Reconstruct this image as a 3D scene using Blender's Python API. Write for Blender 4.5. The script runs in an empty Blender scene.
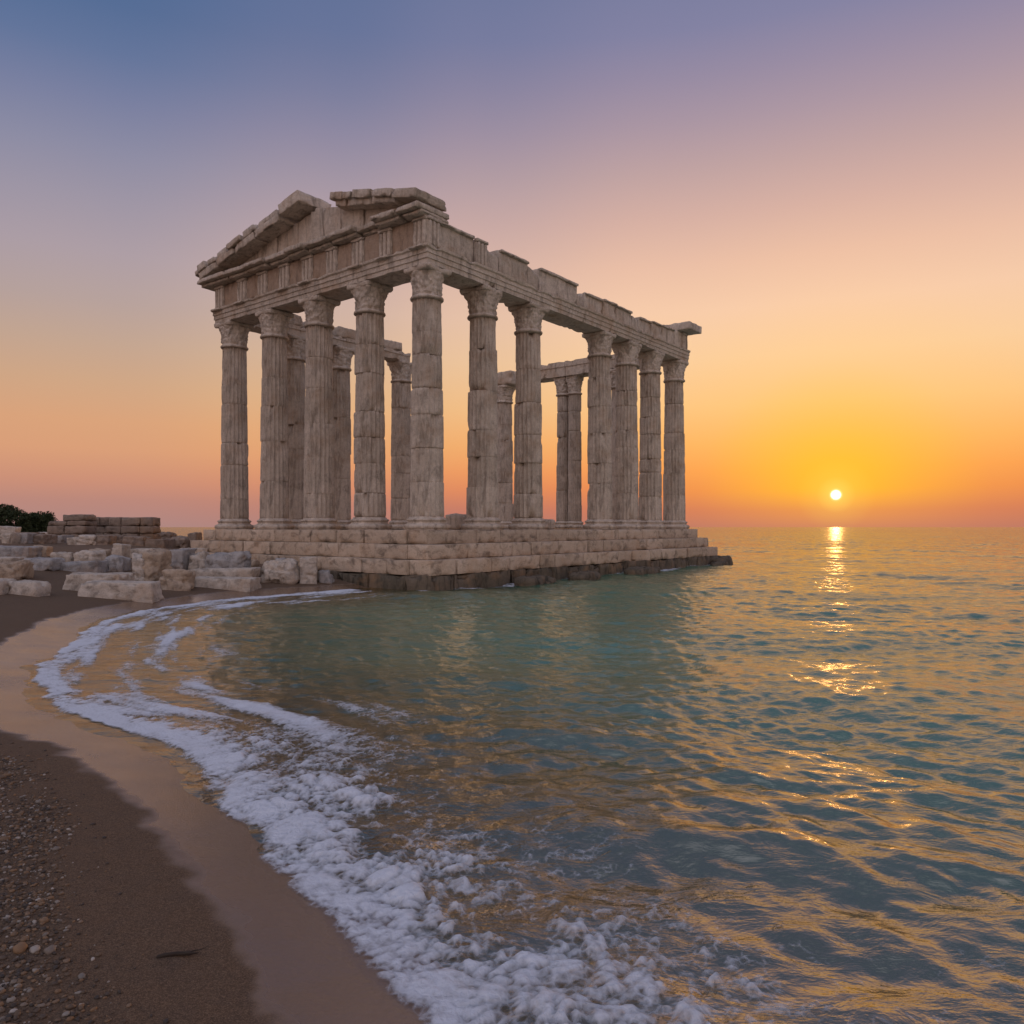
import bpy, math, random
import numpy as np
from math import radians, sin, cos, pi

random.seed(4)
sc = bpy.context.scene
COL = sc.collection

# ------------------------------------------------------------------ camera
CAM_H = 1.75
F_PX = 773.0
cam_d = bpy.data.cameras.new('camera')
cam_d.sensor_width = 36.0
cam_d.lens = F_PX / 1024 * 36.0
cam_d.shift_y = 15.0 / 1024
cam_d.clip_start = 0.05
cam_d.clip_end = 30000
cam = bpy.data.objects.new('camera', cam_d)
cam.location = (0, 0, CAM_H)
cam.rotation_euler = (radians(90), 0, 0)
COL.objects.link(cam)
sc.camera = cam

# ------------------------------------------------------------------ exposure
sc.view_settings.view_transform = 'Standard'
sc.view_settings.look = 'None'
sc.view_settings.exposure = 0.0
sc.view_settings.gamma = 1.0
sc.view_settings.use_curve_mapping = False
sc.cycles.use_denoising = True
sc.cycles.max_bounces = 8
sc.cycles.transparent_max_bounces = 12
sc.cycles.sample_clamp_indirect = 4.0
sc.cycles.sample_clamp_direct = 12.0

# ------------------------------------------------------------------ world
SUN_AZ = math.atan2(0.419, 1.0)          # right of the view axis
SUN_EL = radians(2.2)
SDIR = (sin(SUN_AZ) * cos(SUN_EL), cos(SUN_AZ) * cos(SUN_EL), sin(SUN_EL))


def lin(c):
    return tuple(((v / 255) / 12.92 if v / 255 <= 0.04045 else ((v / 255 + 0.055) / 1.055) ** 2.4) for v in c)


class NT:
    """tiny helper to wire node trees"""
    def __init__(self, tree):
        self.t = tree
        self.n = tree.nodes
        self.l = tree.links

    def node(self, typ, **kw):
        nd = self.n.new(typ)
        for k, v in kw.items():
            setattr(nd, k, v)
        return nd

    def put(self, sock, v):
        if hasattr(v, 'is_output'):
            self.l.new(v, sock)
        elif v is not None:
            if hasattr(v, '__len__') and len(v) == 3 and sock.type == 'RGBA':
                v = (*v, 1)
            sock.default_value = v

    def math(self, op, a, b=None, c=None, clamp=False):
        nd = self.node('ShaderNodeMath', operation=op, use_clamp=clamp)
        for i, v in enumerate((a, b, c)):
            if v is not None:
                self.put(nd.inputs[i], v)
        return nd.outputs[0]

    def vmath(self, op, a, b=None, out=0):
        nd = self.node('ShaderNodeVectorMath', operation=op)
        self.put(nd.inputs[0], a)
        if b is not None:
            self.put(nd.inputs[3 if op == 'SCALE' else 1], b)
        return nd.outputs[out]

    def mix(self, f, a, b, blend='MIX'):
        nd = self.node('ShaderNodeMix', data_type='RGBA', blend_type=blend)
        self.put(nd.inputs[0], f)
        self.put(nd.inputs[6], a)
        self.put(nd.inputs[7], b)
        return nd.outputs[2]

    def ramp(self, f, stops, interp='LINEAR'):
        nd = self.node('ShaderNodeValToRGB')
        cr = nd.color_ramp
        cr.interpolation = interp
        while len(cr.elements) < len(stops):
            cr.elements.new(0.5)
        for e, (p, c) in zip(cr.elements, stops):
            e.position = p
            e.color = (c, c, c, 1) if not hasattr(c, '__len__') else (*c, 1)
        self.put(nd.inputs[0], f)
        return nd.outputs[0]

    def noise(self, vec, scale, detail=4, rough=0.55, dist=0.0, out=0):
        nd = self.node('ShaderNodeTexNoise')
        self.put(nd.inputs['Vector'], vec)
        nd.inputs['Scale'].default_value = scale
        nd.inputs['Detail'].default_value = detail
        nd.inputs['Roughness'].default_value = rough
        nd.inputs['Distortion'].default_value = dist
        return nd.outputs[out]

    def voronoi(self, vec, scale, feature='F1', out=0, rnd=1.0):
        nd = self.node('ShaderNodeTexVoronoi', feature=feature)
        self.put(nd.inputs['Vector'], vec)
        nd.inputs['Scale'].default_value = scale
        nd.inputs['Randomness'].default_value = rnd
        return nd.outputs[out]

    def mapping(self, vec, scale=(1, 1, 1), rot=(0, 0, 0), loc=(0, 0, 0)):
        nd = self.node('ShaderNodeMapping')
        self.put(nd.inputs[0], vec)
        nd.inputs['Scale'].default_value = scale
        nd.inputs['Rotation'].default_value = rot
        nd.inputs['Location'].default_value = loc
        return nd.outputs[0]

    def attr(self, name, out=2):
        nd = self.node('ShaderNodeAttribute', attribute_name=name)
        return nd.outputs[out]

    def bump(self, h, strength, dist, normal=None):
        nd = self.node('ShaderNodeBump')
        nd.inputs['Strength'].default_value = strength
        nd.inputs['Distance'].default_value = dist
        self.put(nd.inputs['Height'], h)
        if normal is not None:
            self.put(nd.inputs['Normal'], normal)
        return nd.outputs[0]


world = bpy.data.worlds.new('World')
sc.world = world
world.use_nodes = True
W = NT(world.node_tree)
W.n.clear()
gen = W.node('ShaderNodeTexCoord').outputs['Generated']
dirv = W.vmath('NORMALIZE', gen)
sep = W.node('ShaderNodeSeparateXYZ')
W.put(sep.inputs[0], dirv)
zz = sep.outputs[2]
hor = W.node('ShaderNodeCombineXYZ')
W.put(hor.inputs[0], sep.outputs[0])
W.put(hor.inputs[1], sep.outputs[1])
hdot = W.vmath('DOT_PRODUCT', W.vmath('NORMALIZE', hor.outputs[0]), (sin(SUN_AZ), cos(SUN_AZ), 0), out=1)
daz = W.math('DIVIDE', W.math('ARCCOSINE', W.math('MINIMUM', hdot, 0.99999)), pi)    # 0 at the sun, 1 opposite
away = [(0.0, (172, 136, 132)), (0.031, (182, 136, 126)), (0.054, (199, 143, 122)), (0.088, (213, 156, 122)),
        (0.121, (213, 159, 123)), (0.166, (201, 161, 132)), (0.209, (187, 159, 143)), (0.251, (173, 155, 154)),
        (0.302, (163, 152, 164)), (0.35, (149, 145, 164)), (0.396, (132, 136, 163)), (0.439, (113, 124, 159)),
        (0.479, (90, 113, 153)), (0.516, (76, 105, 147)), (0.61, (68, 99, 143)), (0.72, (80, 98, 136)), (0.88, (92, 104, 136)), (1.0, (150, 158, 190))]
near = [(0.0, (176, 112, 100)), (0.022, (200, 114, 88)), (0.046, (230, 132, 78)), (0.070, (245, 152, 82)),
        (0.103, (250, 176, 100)), (0.15, (252, 197, 132)), (0.207, (251, 206, 158)), (0.262, (248, 204, 170)),
        (0.314, (236, 191, 165)), (0.364, (216, 176, 162)), (0.41, (194, 163, 161)), (0.454, (172, 150, 162)),
        (0.494, (152, 139, 162)), (0.532, (132, 130, 162)), (0.61, (112, 120, 156)), (0.72, (92, 102, 138)), (0.88, (94, 106, 136)), (1.0, (150, 158, 190))]
anti = [(0.0, (212, 176, 166)), (0.06, (234, 192, 176)), (0.15, (240, 204, 188)), (0.3, (228, 206, 206)),
        (0.5, (218, 212, 230)), (0.8, (208, 210, 230)), (1.0, (150, 158, 190))]
cA = W.ramp(zz, [(p, lin(c)) for p, c in away])
cN = W.ramp(zz, [(p, lin(c)) for p, c in near])
cB = W.ramp(zz, [(p, lin(c)) for p, c in anti])
fN = W.ramp(daz, [(0.0, 1.0), (0.07, 0.95), (0.14, 0.70), (0.2, 0.40), (0.28, 0.10), (0.38, 0.0)], 'EASE')
fB = W.ramp(daz, [(0.36, 0.0), (0.6, 1.0)], 'EASE')
skyc = W.mix(fB, W.mix(fN, cA, cN), cB)
sdot = W.vmath('DOT_PRODUCT', dirv, SDIR, out=1)
ang = W.math('DIVIDE', W.math('ARCCOSINE', W.math('MINIMUM', sdot, 0.9999999)), pi)   # 1 = 180 degrees
glow = W.ramp(ang, [(0.0, 1.0), (0.012, 0.85), (0.03, 0.5), (0.05, 0.16), (0.08, 0.03), (0.11, 0.0)], 'LINEAR')
lowcut = W.ramp(zz, [(0.0, 0.12), (0.02, 0.3), (0.045, 0.85), (0.08, 1.0)])
glowf = W.math('MULTIPLY', glow, lowcut)
skyc = W.mix(W.math('MULTIPLY', glowf, 0.86, clamp=True), skyc, lin((255, 196, 20)))
halo = W.ramp(W.math('MULTIPLY', ang, 10.0), [(0.0, 0.75), (0.03, 0.42), (0.07, 0.12), (0.14, 0.0)])
skyc = W.mix(halo, skyc, lin((255, 226, 110)))
disc = W.ramp(W.math('MULTIPLY', ang, 100.0), [(0.0, 1.0), (0.155, 1.0), (0.20, 0.10), (0.26, 0.0)])
skyc = W.mix(disc, skyc, (2.2, 1.9, 1.25))
bg = W.node('ShaderNodeBackground')
W.put(bg.inputs[0], skyc)
bg.inputs[1].default_value = 1.0
nish = W.node('ShaderNodeTexSky', sky_type='NISHITA', sun_disc=False, sun_elevation=SUN_EL, sun_rotation=SUN_AZ)
bg2 = W.node('ShaderNodeBackground')
W.put(bg2.inputs[0], nish.outputs[0])
bg2.inputs[1].default_value = 0.004
add = W.node('ShaderNodeAddShader')
W.put(add.inputs[0], bg.outputs[0])
W.put(add.inputs[1], bg2.outputs[0])
wo = W.node('ShaderNodeOutputWorld')
W.put(wo.inputs[0], add.outputs[0])

# ------------------------------------------------------------------ sun
sun_d = bpy.data.lights.new('sun', 'SUN')
sun_d.energy = 0.45
sun_d.angle = radians(0.5)
sun_d.color = (1.0, 0.50, 0.20)
sun = bpy.data.objects.new('sun', sun_d)
COL.objects.link(sun)
from mathutils import Vector
sun.rotation_euler = Vector(SDIR).to_track_quat('Z', 'Y').to_euler()
sun.location = (20, 40, 30)

# ------------------------------------------------------------------ numpy noise
_rng = np.random.RandomState(7)
_perm = _rng.permutation(4096).astype(np.int64)
_grad = _rng.normal(size=(4096, 3))
_grad /= np.linalg.norm(_grad, axis=1)[:, None]


def perlin(P):
    P = np.asarray(P, float)
    out = np.zeros(len(P))
    for a in range(0, len(P), 200000):
        p = P[a:a + 200000]
        i = np.floor(p).astype(np.int64)
        f = p - i
        u = f * f * f * (f * (f * 6 - 15) + 10)
        r = 0
        for dx in (0, 1):
            hx = _perm[(i[:, 0] + dx) & 4095]
            wx = u[:, 0] if dx else 1 - u[:, 0]
            for dy in (0, 1):
                hy = _perm[(hx + i[:, 1] + dy) & 4095]
                wy = u[:, 1] if dy else 1 - u[:, 1]
                for dz in (0, 1):
                    hz = _perm[(hy + i[:, 2] + dz) & 4095]
                    wz = u[:, 2] if dz else 1 - u[:, 2]
                    g = _grad[hz]
                    r = r + wx * wy * wz * (g[:, 0] * (f[:, 0] - dx) + g[:, 1] * (f[:, 1] - dy) + g[:, 2] * (f[:, 2] - dz))
        out[a:a + 200000] = r
    return out


def fbm(P, octv=4, gain=0.5, billow=False):
    P = np.asarray(P, float)
    s = np.zeros(len(P))
    a = 1.0
    for o in range(octv):
        n = perlin(P * (2.0 ** o) + o * 17.3)
        s += a * (np.abs(n) * 2 - 0.4 if billow else n)
        a *= gain
    return s


def sstep(a, b, x):
    t = np.clip((x - a) / (b - a), 0, 1)
    return t * t * (3 - 2 * t)


# ------------------------------------------------------------------ mesh helpers
def mk(name, V, faces, mat=None, parent=None, smooth=True, attrs=None, loc=None):
    """link one mesh object; faces = list of (N,k) index arrays"""
    V = np.asarray(V, np.float32)
    me = bpy.data.meshes.new(name)
    me.vertices.add(len(V))
    me.vertices.foreach_set('co', V.ravel())
    fl = [np.asarray(f, np.int32) for f in faces if len(f)]
    idx = np.concatenate([f.ravel() for f in fl])
    cnt = np.concatenate([np.full(len(f), f.shape[1], np.int32) for f in fl])
    me.loops.add(len(idx))
    me.loops.foreach_set('vertex_index', idx)
    me.polygons.add(len(cnt))
    st = np.zeros(len(cnt), np.int32)
    st[1:] = np.cumsum(cnt)[:-1]
    me.polygons.foreach_set('loop_start', st)
    me.polygons.foreach_set('loop_total', cnt)
    me.polygons.foreach_set('use_smooth', np.full(len(cnt), bool(smooth)))
    me.update(calc_edges=True)
    me.validate()
    for k, v in (attrs or {}).items():
        at = me.attributes.new(k, 'FLOAT', 'POINT')
        at.data.foreach_set('value', np.asarray(v, np.float32))
    if mat:
        me.materials.append(mat)
    o = bpy.data.objects.new(name, me)
    COL.objects.link(o)
    if parent is not None:
        o.parent = parent
    if loc is not None:
        o.location = loc
    return o


def empty(name, parent=None, loc=(0, 0, 0), rotz=0.0):
    o = bpy.data.objects.new(name, None)
    COL.objects.link(o)
    o.empty_display_size = 0.3
    if parent is not None:
        o.parent = parent
    o.location = loc
    o.rotation_euler = (0, 0, rotz)
    return o


def tag(o, label=None, cat=None, group=None, kind=None):
    for k, v in (('label', label), ('category', cat), ('group', group), ('kind', kind)):
        if v:
            o[k] = v
    return o


class MB:
    def __init__(self):
        self.V, self.F, self.n = [], [], 0
        self.A = []

    def add(self, V, faces, a=None):
        V = np.asarray(V, float)
        for f in faces:
            if len(f):
                self.F.append(np.asarray(f) + self.n)
        self.V.append(V)
        self.A.append(np.full(len(V), random.random() if a is None else a))
        self.n += len(V)

    def build(self, name, mat, parent=None, smooth=True, loc=None):
        return mk(name, np.concatenate(self.V), self.F, mat, parent, smooth, {'tone': np.concatenate(self.A)}, loc)


def boxgrid(nx, ny, nz):
    """unit box [-1,1]^3 with shared vertices on a regular face grid"""
    key, V, Q = {}, [], []

    def vid(i, j, k):
        t = (i, j, k)
        if t not in key:
            key[t] = len(V)
            V.append((2 * i / nx - 1, 2 * j / ny - 1, 2 * k / nz - 1))
        return key[t]
    for i in range(nx):
        for j in range(ny):
            Q.append((vid(i, j, 0), vid(i, j + 1, 0), vid(i + 1, j + 1, 0), vid(i + 1, j, 0)))
            Q.append((vid(i, j, nz), vid(i + 1, j, nz), vid(i + 1, j + 1, nz), vid(i, j + 1, nz)))
    for i in range(nx):
        for k in range(nz):
            Q.append((vid(i, 0, k), vid(i + 1, 0, k), vid(i + 1, 0, k + 1), vid(i, 0, k + 1)))
            Q.append((vid(i, ny, k), vid(i, ny, k + 1), vid(i + 1, ny, k + 1), vid(i + 1, ny, k)))
    for j in range(ny):
        for k in range(nz):
            Q.append((vid(0, j, k), vid(0, j, k + 1), vid(0, j + 1, k + 1), vid(0, j + 1, k)))
            Q.append((vid(nx, j, k), vid(nx, j + 1, k), vid(nx, j + 1, k + 1), vid(nx, j, k + 1)))
    return np.array(V, float), np.array(Q)


_bg_cache = {}


def block(size, cell=0.09, r=0.03, amp=0.02, freq=2.5, seed=0, chip=0.0, maxn=26):
    """weathered stone block, base at z=0 centred in x and y; returns V, [Q]"""
    n = tuple(int(np.clip(round(s / cell) + 2, 3, maxn)) for s in size)
    if n not in _bg_cache:
        _bg_cache[n] = boxgrid(*n)
    U, Q = _bg_cache[n]
    h = np.array(size) / 2
    # push grid lines towards edges so that rounding has vertices to work with
    r = min(r, 0.45 * min(size))
    P = np.empty_like(U)
    for q in range(3):
        i_ = np.rint((U[:, q] + 1) * n[q] / 2)
        m_ = n[q]
        if m_ >= 3:
            lin_ = -(h[q] - r) + (i_ - 1) / (m_ - 2) * 2 * (h[q] - r)
            P[:, q] = np.where(i_ == 0, -h[q], np.where(i_ == m_, h[q], lin_))
        else:
            P[:, q] = U[:, q] * h[q]
    inner = np.clip(P, -(h - r), h - r)
    d = P - inner
    L = np.linalg.norm(d, axis=1)
    ok = L > 1e-9
    cs = (np.abs(d) > 1e-9).sum(axis=1)
    P[ok] = inner[ok] + d[ok] / L[ok][:, None] * np.where(cs[ok] >= 2, r, L[ok])[:, None]
    off = np.array([seed * 13.7, seed * 7.1 + 3, seed * 3.3 + 9])
    N = U / np.linalg.norm(U, axis=1)[:, None]
    P = P + np.stack([fbm(P * freq + off + k * 31, 3) for k in range(3)], 1) * amp * 1.4
    if chip:
        e = np.sort(np.abs(U), axis=1)
        edge = sstep(0.6, 1.0, e[:, 1])
        c = fbm(P * 3.2 + off + 77, 2)
        k = edge * sstep(0.05, 0.35, c) * chip
        P = P - N * k[:, None]
    P[:, 2] += h[2]
    return P, [Q]


def rot(V, rz=0.0, rx=0.0, ry=0.0):
    V = np.asarray(V, float)
    if rx:
        c, s = cos(rx), sin(rx)
        V = V @ np.array([[1, 0, 0], [0, c, -s], [0, s, c]]).T
    if ry:
        c, s = cos(ry), sin(ry)
        V = V @ np.array([[c, 0, s], [0, 1, 0], [-s, 0, c]]).T
    if rz:
        c, s = cos(rz), sin(rz)
        V = V @ np.array([[c, -s, 0], [s, c, 0], [0, 0, 1]]).T
    return V


def gridfaces(nr, nc, wrap=False):
    i = np.arange(nr - 1)[:, None]
    j = np.arange(nc if wrap else nc - 1)[None, :]
    j2 = (j + 1) % nc
    a = i * nc + j
    b = i * nc + j2
    c = (i + 1) * nc + j2
    d = (i + 1) * nc + j
    return np.stack([a, b, c, d], -1).reshape(-1, 4)


# ------------------------------------------------------------------ materials
def new_mat(name):
    m = bpy.data.materials.new(name)
    m.use_nodes = True
    t = NT(m.node_tree)
    t.n.clear()
    out = t.node('ShaderNodeOutputMaterial')
    return m, t, out


def principled(t, out, color, rough=0.8, normal=None, spec=0.3):
    p = t.node('ShaderNodeBsdfPrincipled')
    t.put(p.inputs['Base Color'], color)
    t.put(p.inputs['Roughness'], rough)
    p.inputs['Specular IOR Level'].default_value = spec
    if normal is not None:
        t.put(p.inputs['Normal'], normal)
    t.put(out.inputs[0], p.outputs[0])
    return p


def stone_mat(name, light, mid, dark, stain=0.5, scale=1.0, streak=True, bump=0.5, tonevar=0.35):
    m, t, out = new_mat(name)
    co = t.node('ShaderNodeTexCoord').outputs['Object']
    n1 = t.noise(co, 1.3 * scale, 5, 0.6, 0.4)
    n2 = t.noise(co, 7.0 * scale, 6, 0.65)
    n3 = t.noise(co, 38.0 * scale, 4, 0.7)
    c = t.mix(t.ramp(n1, [(0.35, 0.0), (0.65, 1.0)]), light, mid)
    c = t.mix(t.math('MULTIPLY', t.ramp(n2, [(0.45, 0.0), (0.72, 1.0)]), 0.55), c, dark)
    tone = t.attr('tone')
    c = t.mix(tonevar, c, t.mix(tone, mid, light))
    # black weather crust, running down
    st = t.mapping(co, (2.2, 2.2, 0.55) if streak else (1.2, 1.2, 1.6))
    n4 = t.noise(st, 2.0 * scale, 6, 0.7, 0.6)
    c = t.mix(t.math('MULTIPLY', t.ramp(n4, [(0.5, 0.0), (0.66, 1.0)]), stain), c, tuple(v * 0.42 for v in dark))
    # rusty ochre bloom
    n5 = t.noise(co, 0.9 * scale, 3, 0.6, 0.3)
    c = t.mix(t.math('MULTIPLY', t.ramp(n5, [(0.52, 0.0), (0.7, 1.0)]), 0.4), c, (0.40, 0.235, 0.12))
    c = t.mix(t.math('MULTIPLY', t.ramp(n3, [(0.3, 1.0), (0.5, 0.0)]), 0.4), c, tuple(v * 0.6 for v in dark))
    v = t.voronoi(co, 26 * scale, 'F1')
    pits = t.ramp(v, [(0.0, 0.0), (0.22, 1.0)])
    hgt = t.math('ADD', t.math('MULTIPLY', n2, 1.0), t.math('ADD', t.math('MULTIPLY', n3, 0.35), t.math('MULTIPLY', pits, 0.12)))
    nrm = t.bump(hgt, bump, 0.06 / scale)
    principled(t, out, c, 0.88, nrm, 0.2)
    return m


M_marble = stone_mat('weathered_marble', (0.70, 0.60, 0.50), (0.48, 0.40, 0.32), (0.19, 0.15, 0.115), 0.5, bump=1.0)
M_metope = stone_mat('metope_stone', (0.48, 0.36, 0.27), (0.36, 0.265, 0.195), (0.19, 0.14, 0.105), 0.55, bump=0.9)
M_step = stone_mat('step_limestone', (0.62, 0.50, 0.385), (0.43, 0.34, 0.255), (0.21, 0.16, 0.12), 0.7, 1.0, False, 0.8, 0.7)
M_block = stone_mat('fallen_block_stone', (0.62, 0.545, 0.465), (0.46, 0.395, 0.33), (0.20, 0.17, 0.14), 0.55, 1.6, False, 0.9)
M_rubble = stone_mat('rubble_stone', (0.34, 0.27, 0.215), (0.25, 0.19, 0.15), (0.13, 0.10, 0.085), 0.5, 0.9, False, 0.9)
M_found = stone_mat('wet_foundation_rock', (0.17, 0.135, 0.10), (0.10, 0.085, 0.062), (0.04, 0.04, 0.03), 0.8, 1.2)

# ------------------------------------------------------------------ shore and terrain
_near = [(26, -40), (14, -20), (6.5, -8), (2.6, -2), (0.62, 1.4), (-0.42, 2.86), (-0.62, 3.12), (-0.92, 3.6), (-1.22, 4.05),
         (-1.55, 4.55), (-2.25, 5.5), (-2.9, 6.25), (-3.6, 6.7), (-4.35, 7.25), (-5.0, 8.0), (-5.7, 9.0), (-6.3, 10.3), (-6.9, 12.0),
         (-7.6, 14.0), (-7.75, 16.5), (-7.0, 18.9), (-5.6, 20.6), (-4.2, 22.0), (-3.0, 24.5), (-2.6, 33.0), (-4.0, 45),
         (-14, 53), (-30, 62), (-60, 70), (-130, 90), (-400, 120)]


def catmull(P, n=5):
    P = np.array(P, float)
    out = []
    for i in range(len(P) - 1):
        p0, p1, p2, p3 = P[max(i - 1, 0)], P[i], P[i + 1], P[min(i + 2, len(P) - 1)]
        for k in range(n):
            t = k / n
            out.append(0.5 * (2 * p1 + (p2 - p0) * t + (2 * p0 - 5 * p1 + 4 * p2 - p3) * t * t + (3 * p1 - p0 - 3 * p2 + p3) * t ** 3))
    out.append(P[-1])
    return np.array(out)


SHORE = catmull(_near, 4)
_poly = np.concatenate([SHORE, [(-6000, 300), (-6000, -6000), (26, -6000)]])


def shore_d(X, Y):
    """signed distance to the waterline, positive on land"""
    X = np.asarray(X, float).ravel()
    Y = np.asarray(Y, float).ravel()
    best = np.full(len(X), 1e18)
    A, B = SHORE[:-1], SHORE[1:]
    for a, b in zip(A, B):
        dx, dy = b - a
        L2 = dx * dx + dy * dy
        t = np.clip(((X - a[0]) * dx + (Y - a[1]) * dy) / L2, 0, 1)
        q = (X - a[0] - t * dx) ** 2 + (Y - a[1] - t * dy) ** 2
        np.minimum(best, q, out=best)
    ins = np.zeros(len(X), bool)
    n = len(_poly)
    for i in range(n):
        x1, y1 = _poly[i]
        x2, y2 = _poly[(i + 1) % n]
        if y1 == y2:
            continue
        c = ((y1 > Y) != (y2 > Y)) & (X < (x2 - x1) * (Y - y1) / (y2 - y1) + x1)
        ins ^= c
    d = np.sqrt(best)
    return np.where(ins, d, -d)


def terrain(X, Y, d=None):
    X = np.asarray(X, float).ravel()
    Y = np.asarray(Y, float).ravel()
    if d is None:
        d = shore_d(X, Y)
    P = np.stack([X, Y, np.zeros_like(X)], 1)
    wob = perlin(P * 0.9) * 0.14 + perlin(P * 2.3 + 5) * 0.05
    dd = d + wob * np.clip(1 - np.abs(d) / 3, 0, 1)
    land = 1.38 * (1 - np.exp(-np.maximum(dd, 0) / 12.0)) + 0.02 * np.minimum(np.maximum(dd, 0), 1.0)
    s = np.maximum(-dd, 0)
    sea = -(0.055 * s + 0.010 * s * s)
    sea = np.maximum(sea, -2.2 - 0.0 * s)
    h = np.where(dd > 0, land, sea)
    rough = sstep(1.2, 4.0, d)
    h = h + perlin(P * 0.35 + 3) * 0.10 * rough + perlin(P * 1.4 + 8) * 0.035 * rough
    h = h + perlin(P * 4.0) * 0.006 * sstep(-0.2, 1.0, d) + perlin(P * 14.0) * 0.003 * sstep(0.6, 1.6, d)
    return h


def fan(radii, angles):
    R, A = np.meshgrid(radii, angles, indexing='ij')
    return (R * np.sin(A)).ravel(), (R * np.cos(A)).ravel()


def fan_angles(n, half=38, out=120, nout=40):
    a = np.linspace(-half, half, n)
    e = half + (out - half) * np.linspace(0, 1, nout + 1)[1:] ** 1.3
    return np.radians(np.concatenate([-e[::-1], a, e]))


def fan_radii(step, r0, r1):
    """row spacing follows distance, finer close up"""
    y = CAM_H * F_PX / r0
    rows = []
    while True:
        r = CAM_H * F_PX / y
        if r > r1:
            break
        rows.append(r)
        y -= max(step * (y / 497.0) ** 0.7, 0.0)
        if y < 0.12:
            break
    rows.append(r1)
    return np.array(rows)


def sand_mat():
    m, t, out = new_mat('beach_sand')
    co = t.node('ShaderNodeTexCoord').outputs['Object']
    wet = t.attr('wet')
    inland = t.attr('inland')
    n1 = t.noise(co, 1.1, 5, 0.6)
    n2 = t.noise(co, 60, 4, 0.75)
    n3 = t.noise(co, 170, 3, 0.8)
    n4 = t.noise(co, 9, 5, 0.65)
    dry = t.mix(n1, (0.112, 0.070, 0.043), (0.072, 0.046, 0.029))
    dry = t.mix(t.ramp(n2, [(0.4, 0.0), (0.62, 1.0)]), dry, (0.150, 0.096, 0.060))
    dry = t.mix(t.math('MULTIPLY', t.ramp(n4, [(0.4, 0.0), (0.65, 1.0)]), 0.45), dry, (0.085, 0.062, 0.047))
    dry = t.mix(t.math('MULTIPLY', t.ramp(n3, [(0.5, 0.0), (0.62, 1.0)]), 0.55), dry, (0.27, 0.185, 0.12))
    dry = t.mix(t.math('MULTIPLY', t.ramp(n3, [(0.34, 1.0), (0.46, 0.0)]), 0.6), dry, (0.05, 0.037, 0.03))
    soil = t.mix(n4, (0.12, 0.085, 0.060), (0.20, 0.125, 0.075))
    dry = t.mix(t.math('MULTIPLY', inland, t.ramp(n1, [(0.35, 0.2), (0.6, 1.0)])), dry, soil)
    wc = t.mix(n2, (0.185, 0.108, 0.062), (0.125, 0.074, 0.043))
    col = t.mix(wet, dry, wc)
    rough = t.math('SUBTRACT', 0.92, t.math('MULTIPLY', wet, 0.81))
    hgt = t.math('ADD', t.math('MULTIPLY', n2, 0.5), t.math('ADD', t.math('MULTIPLY', n3, 0.35), t.math('MULTIPLY', n4, 1.2)))
    bs = t.node('ShaderNodeBump')
    t.put(bs.inputs['Height'], hgt)
    bs.inputs['Distance'].default_value = 0.012
    t.put(bs.inputs['Strength'], t.math('SUBTRACT', 1.0, t.math('MULTIPLY', wet, 0.76)))
    rough = t.math('ADD', rough, t.math('MULTIPLY', t.math('MULTIPLY', wet, t.ramp(n1, [(0.35, 0.0), (0.7, 1.0)])), 0.22))
    p = principled(t, out, col, rough, bs.outputs[0], 0.4)
    p.inputs['IOR'].default_value = 2.1
    t.put(p.inputs['Specular IOR Level'], t.math('ADD', 0.06, t.math('MULTIPLY', wet, 0.6)))
    return m


M_sand = sand_mat()
_r = fan_radii(1.9, 0.35, 400.0)
_r = np.concatenate([_r, [700, 1500, 4000, 9000]])
_a = fan_angles(620, 40, 180, 90)
TX, TY = fan(_r, _a)
_d = shore_d(TX, TY)
TZ = terrain(TX, TY, _d)
_P = np.stack([TX, TY, 0 * TX], 1)
_wn = perlin(_P * 0.8 + 20) * 0.35 + perlin(_P * 2.1) * 0.12
_wn = _wn + 0.22 * perlin(_P * 4.0) + 0.12 * perlin(_P * 11.0)
_th2 = 0.34 + 0.22 * sstep(3.0, 5.2, TY) + 0.14 * sstep(5, 8, TY)
wet = 1 - sstep(_th2 - 0.05, _th2 + 0.08, _d + _wn * 0.5)
ob = mk('beach_ground', np.stack([TX, TY, TZ], 1), [gridfaces(len(_r), len(_a))], M_sand, None, True,
        {'wet': wet, 'inland': sstep(6, 12, _d)})
tag(ob, kind='structure')


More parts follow.
